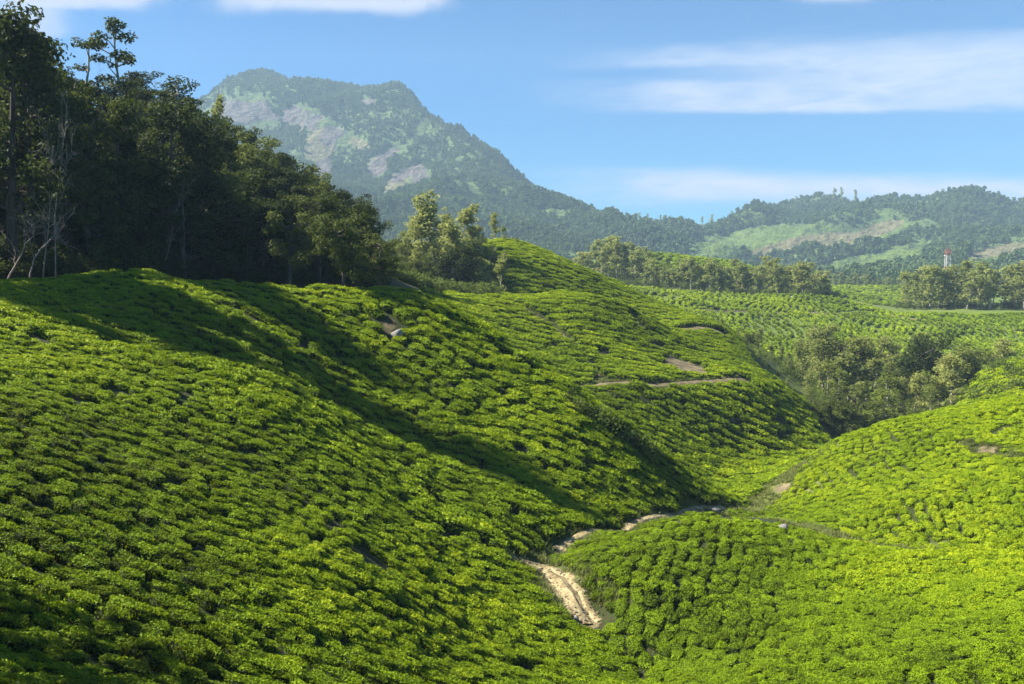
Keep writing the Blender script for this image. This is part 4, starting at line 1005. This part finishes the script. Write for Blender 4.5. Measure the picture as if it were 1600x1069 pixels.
def boulder(px, py, d0, d1, size, label, seed, squash=0.6):
    p = hit(px, py, d0, d1); r = np.random.default_rng(seed)
    n1, n2 = 14, 9; V = []
    for i in range(n2):
        for j in range(n1):
            a = math.pi * i / (n2 - 1); b = 2 * math.pi * j / n1
            V.append((math.sin(a) * math.cos(b), math.sin(a) * math.sin(b), math.cos(a)))
    V = np.array(V); k = 1 + 0.28 * fbm(V[:, 0] * 1.4 + seed, V[:, 1] * 1.4 + V[:, 2] * 1.7, 3, seed)
    for q in range(5):     # broken faces
        nn = unit(r.normal(size=3)); dd_ = V @ nn; k = np.where(dd_ * k > 0.72, 0.72 / np.maximum(dd_, 0.3), k)
    V = V * k[:, None] * np.array([1, 0.8, squash]) * size
    idx = np.arange(n1 * n2).reshape(n2, n1); nx = np.roll(idx, -1, 1)
    f = np.stack([idx[:-1], idx[1:], nx[1:], nx[:-1]], -1).reshape(-1, 4)
    o = link('boulder', mesh_np('boulder', V, f, [M_ROCK], False), None, (p[0], p[1], p[2] + size * squash * 0.35), (0, 0, r.uniform(0, 6.28)))
    return tag(o, label, 'boulder')
boulder(620, 527, 50, 95, 0.5, 'grey boulder on the bare spot high on the left slope', 1, 0.9)
boulder(1224, 827, 50, 90, 0.5, 'pale flat boulder in the hollow behind the near right hill', 2, 0.45)
boulder(1118, 801, 55, 100, 0.55, 'small pale rock beside the thin track', 3, 0.5)
boulder(162, 441, 58, 85, 0.45, 'reddish stone on the roadside at the top of the left slope', 4, 0.7)
boulder(205, 440, 58, 85, 0.38, 'smaller stone at the roadside right of the reddish one', 5, 0.7)
boulder(1066, 466, 280, 345, 1.2, 'pale boulder at the top of the far slope', 6, 0.6)
boulder(1020, 457, 290, 350, 0.9, 'small pale boulder under the far tree belt', 7, 0.6)
boulder(1238, 466, 280, 350, 1.1, 'tan rock at the foot of the far tree belt', 8, 0.5)

# ------------------------------------------------------------------ radio mast among the trees
def paint(name, c):
    m, k, b = mat(name); n = k.noise(pos(k), 0.8, 4, 0.6); k.l.new(k.mix(k.mapr(n, 0.4, 0.7, 0, 0.35), c, (c[0] * 0.7, c[1] * 0.7, c[2] * 0.7)), b.inputs[0]); b.inputs['Roughness'].default_value = 0.6; return m
M_WHITE, M_REDP = paint('white_paint', (0.5, 0.5, 0.48)), paint('red_paint', (0.36, 0.11, 0.08))
mx, my = (1479 - 800) / F * 520, 520.0
mz = float(H(mx, my)); mtop = P(1479, 390, my)[2]; mh = mtop - mz
mast = bpy.data.objects.new('radio_mast', None); COL.objects.link(mast); mast.location = (mx, my, mz)
tag(mast, 'red and white banded lattice radio mast above the right-hand trees', 'mast')
nseg = 8
for i in range(nseg):
    w = Wood(); z0, z1 = mh * i / nseg, mh * (i + 1) / nseg
    def hw(z): return 1.7 - 0.75 * z / mh
    for a in range(4):
        c0 = np.array([(1, 1), (-1, 1), (-1, -1), (1, -1)][a]); c1 = np.array([(1, 1), (-1, 1), (-1, -1), (1, -1)][(a + 1) % 4])
        p0 = np.r_[c0 * hw(z0), z0]; p1 = np.r_[c0 * hw(z1), z1]; q0 = np.r_[c1 * hw(z0), z0]; q1 = np.r_[c1 * hw(z1), z1]
        w.add([p0, p1], [0.16, 0.16], 5); w.add([p0, q1], [0.08, 0.08], 4); w.add([q0, p1], [0.08, 0.08], 4); w.add([p1, q1], [0.08, 0.08], 4)
    link('lattice_section', w.mesh('lattice_section', M_REDP if (nseg - 1 - i) % 3 == 0 else M_WHITE), mast)
for zf, a in ((0.93, 0.3), (0.86, 2.4), (0.8, 4.4), (0.72, 1.2)):
    w = Wood(); c = np.array([math.cos(a) * 1.4, math.sin(a) * 1.4, mh * zf]); w.add([c, c + np.array([math.cos(a), math.sin(a), 0]) * 0.5], [0.55, 0.6], 10)
    link('antenna_dish', w.mesh('antenna_dish', M_WHITE), mast)
w = Wood(); w.add([(0, 0, mh), (0, 0, mh + 2.2)], [0.09, 0.04], 5); link('lightning_rod', w.mesh('lightning_rod', M_REDP), mast)

# ------------------------------------------------------------------ haze: the humid air between the hills
def haze_box():
    x, y0, y1, z0, z1 = 2400, -60, 2400, -75, 520
    v = [(-x, y0, z0), (x, y0, z0), (x, y1, z0), (-x, y1, z0), (-x, y0, z1), (x, y0, z1), (x, y1, z1), (-x, y1, z1)]
    f = [(0, 3, 2, 1), (4, 5, 6, 7), (0, 1, 5, 4), (1, 2, 6, 5), (2, 3, 7, 6), (3, 0, 4, 7)]
    m = bpy.data.materials.new('haze'); m.use_nodes = True; k = NT(m.node_tree); k.n.clear()
    out = k.new('ShaderNodeOutputMaterial'); pv = k.new('ShaderNodeVolumePrincipled')
    pv.inputs['Color'].default_value = HAZE[1]; pv.inputs['Density'].default_value = HAZE[0]; pv.inputs['Anisotropy'].default_value = 0.0
    k.l.new(pv.outputs[0], out.inputs['Volume'])
    o = link('haze', mesh_np('haze', v, f, [m])); tag(o, 'pale blue humid haze in the air', kind='stuff'); return o
haze_box()
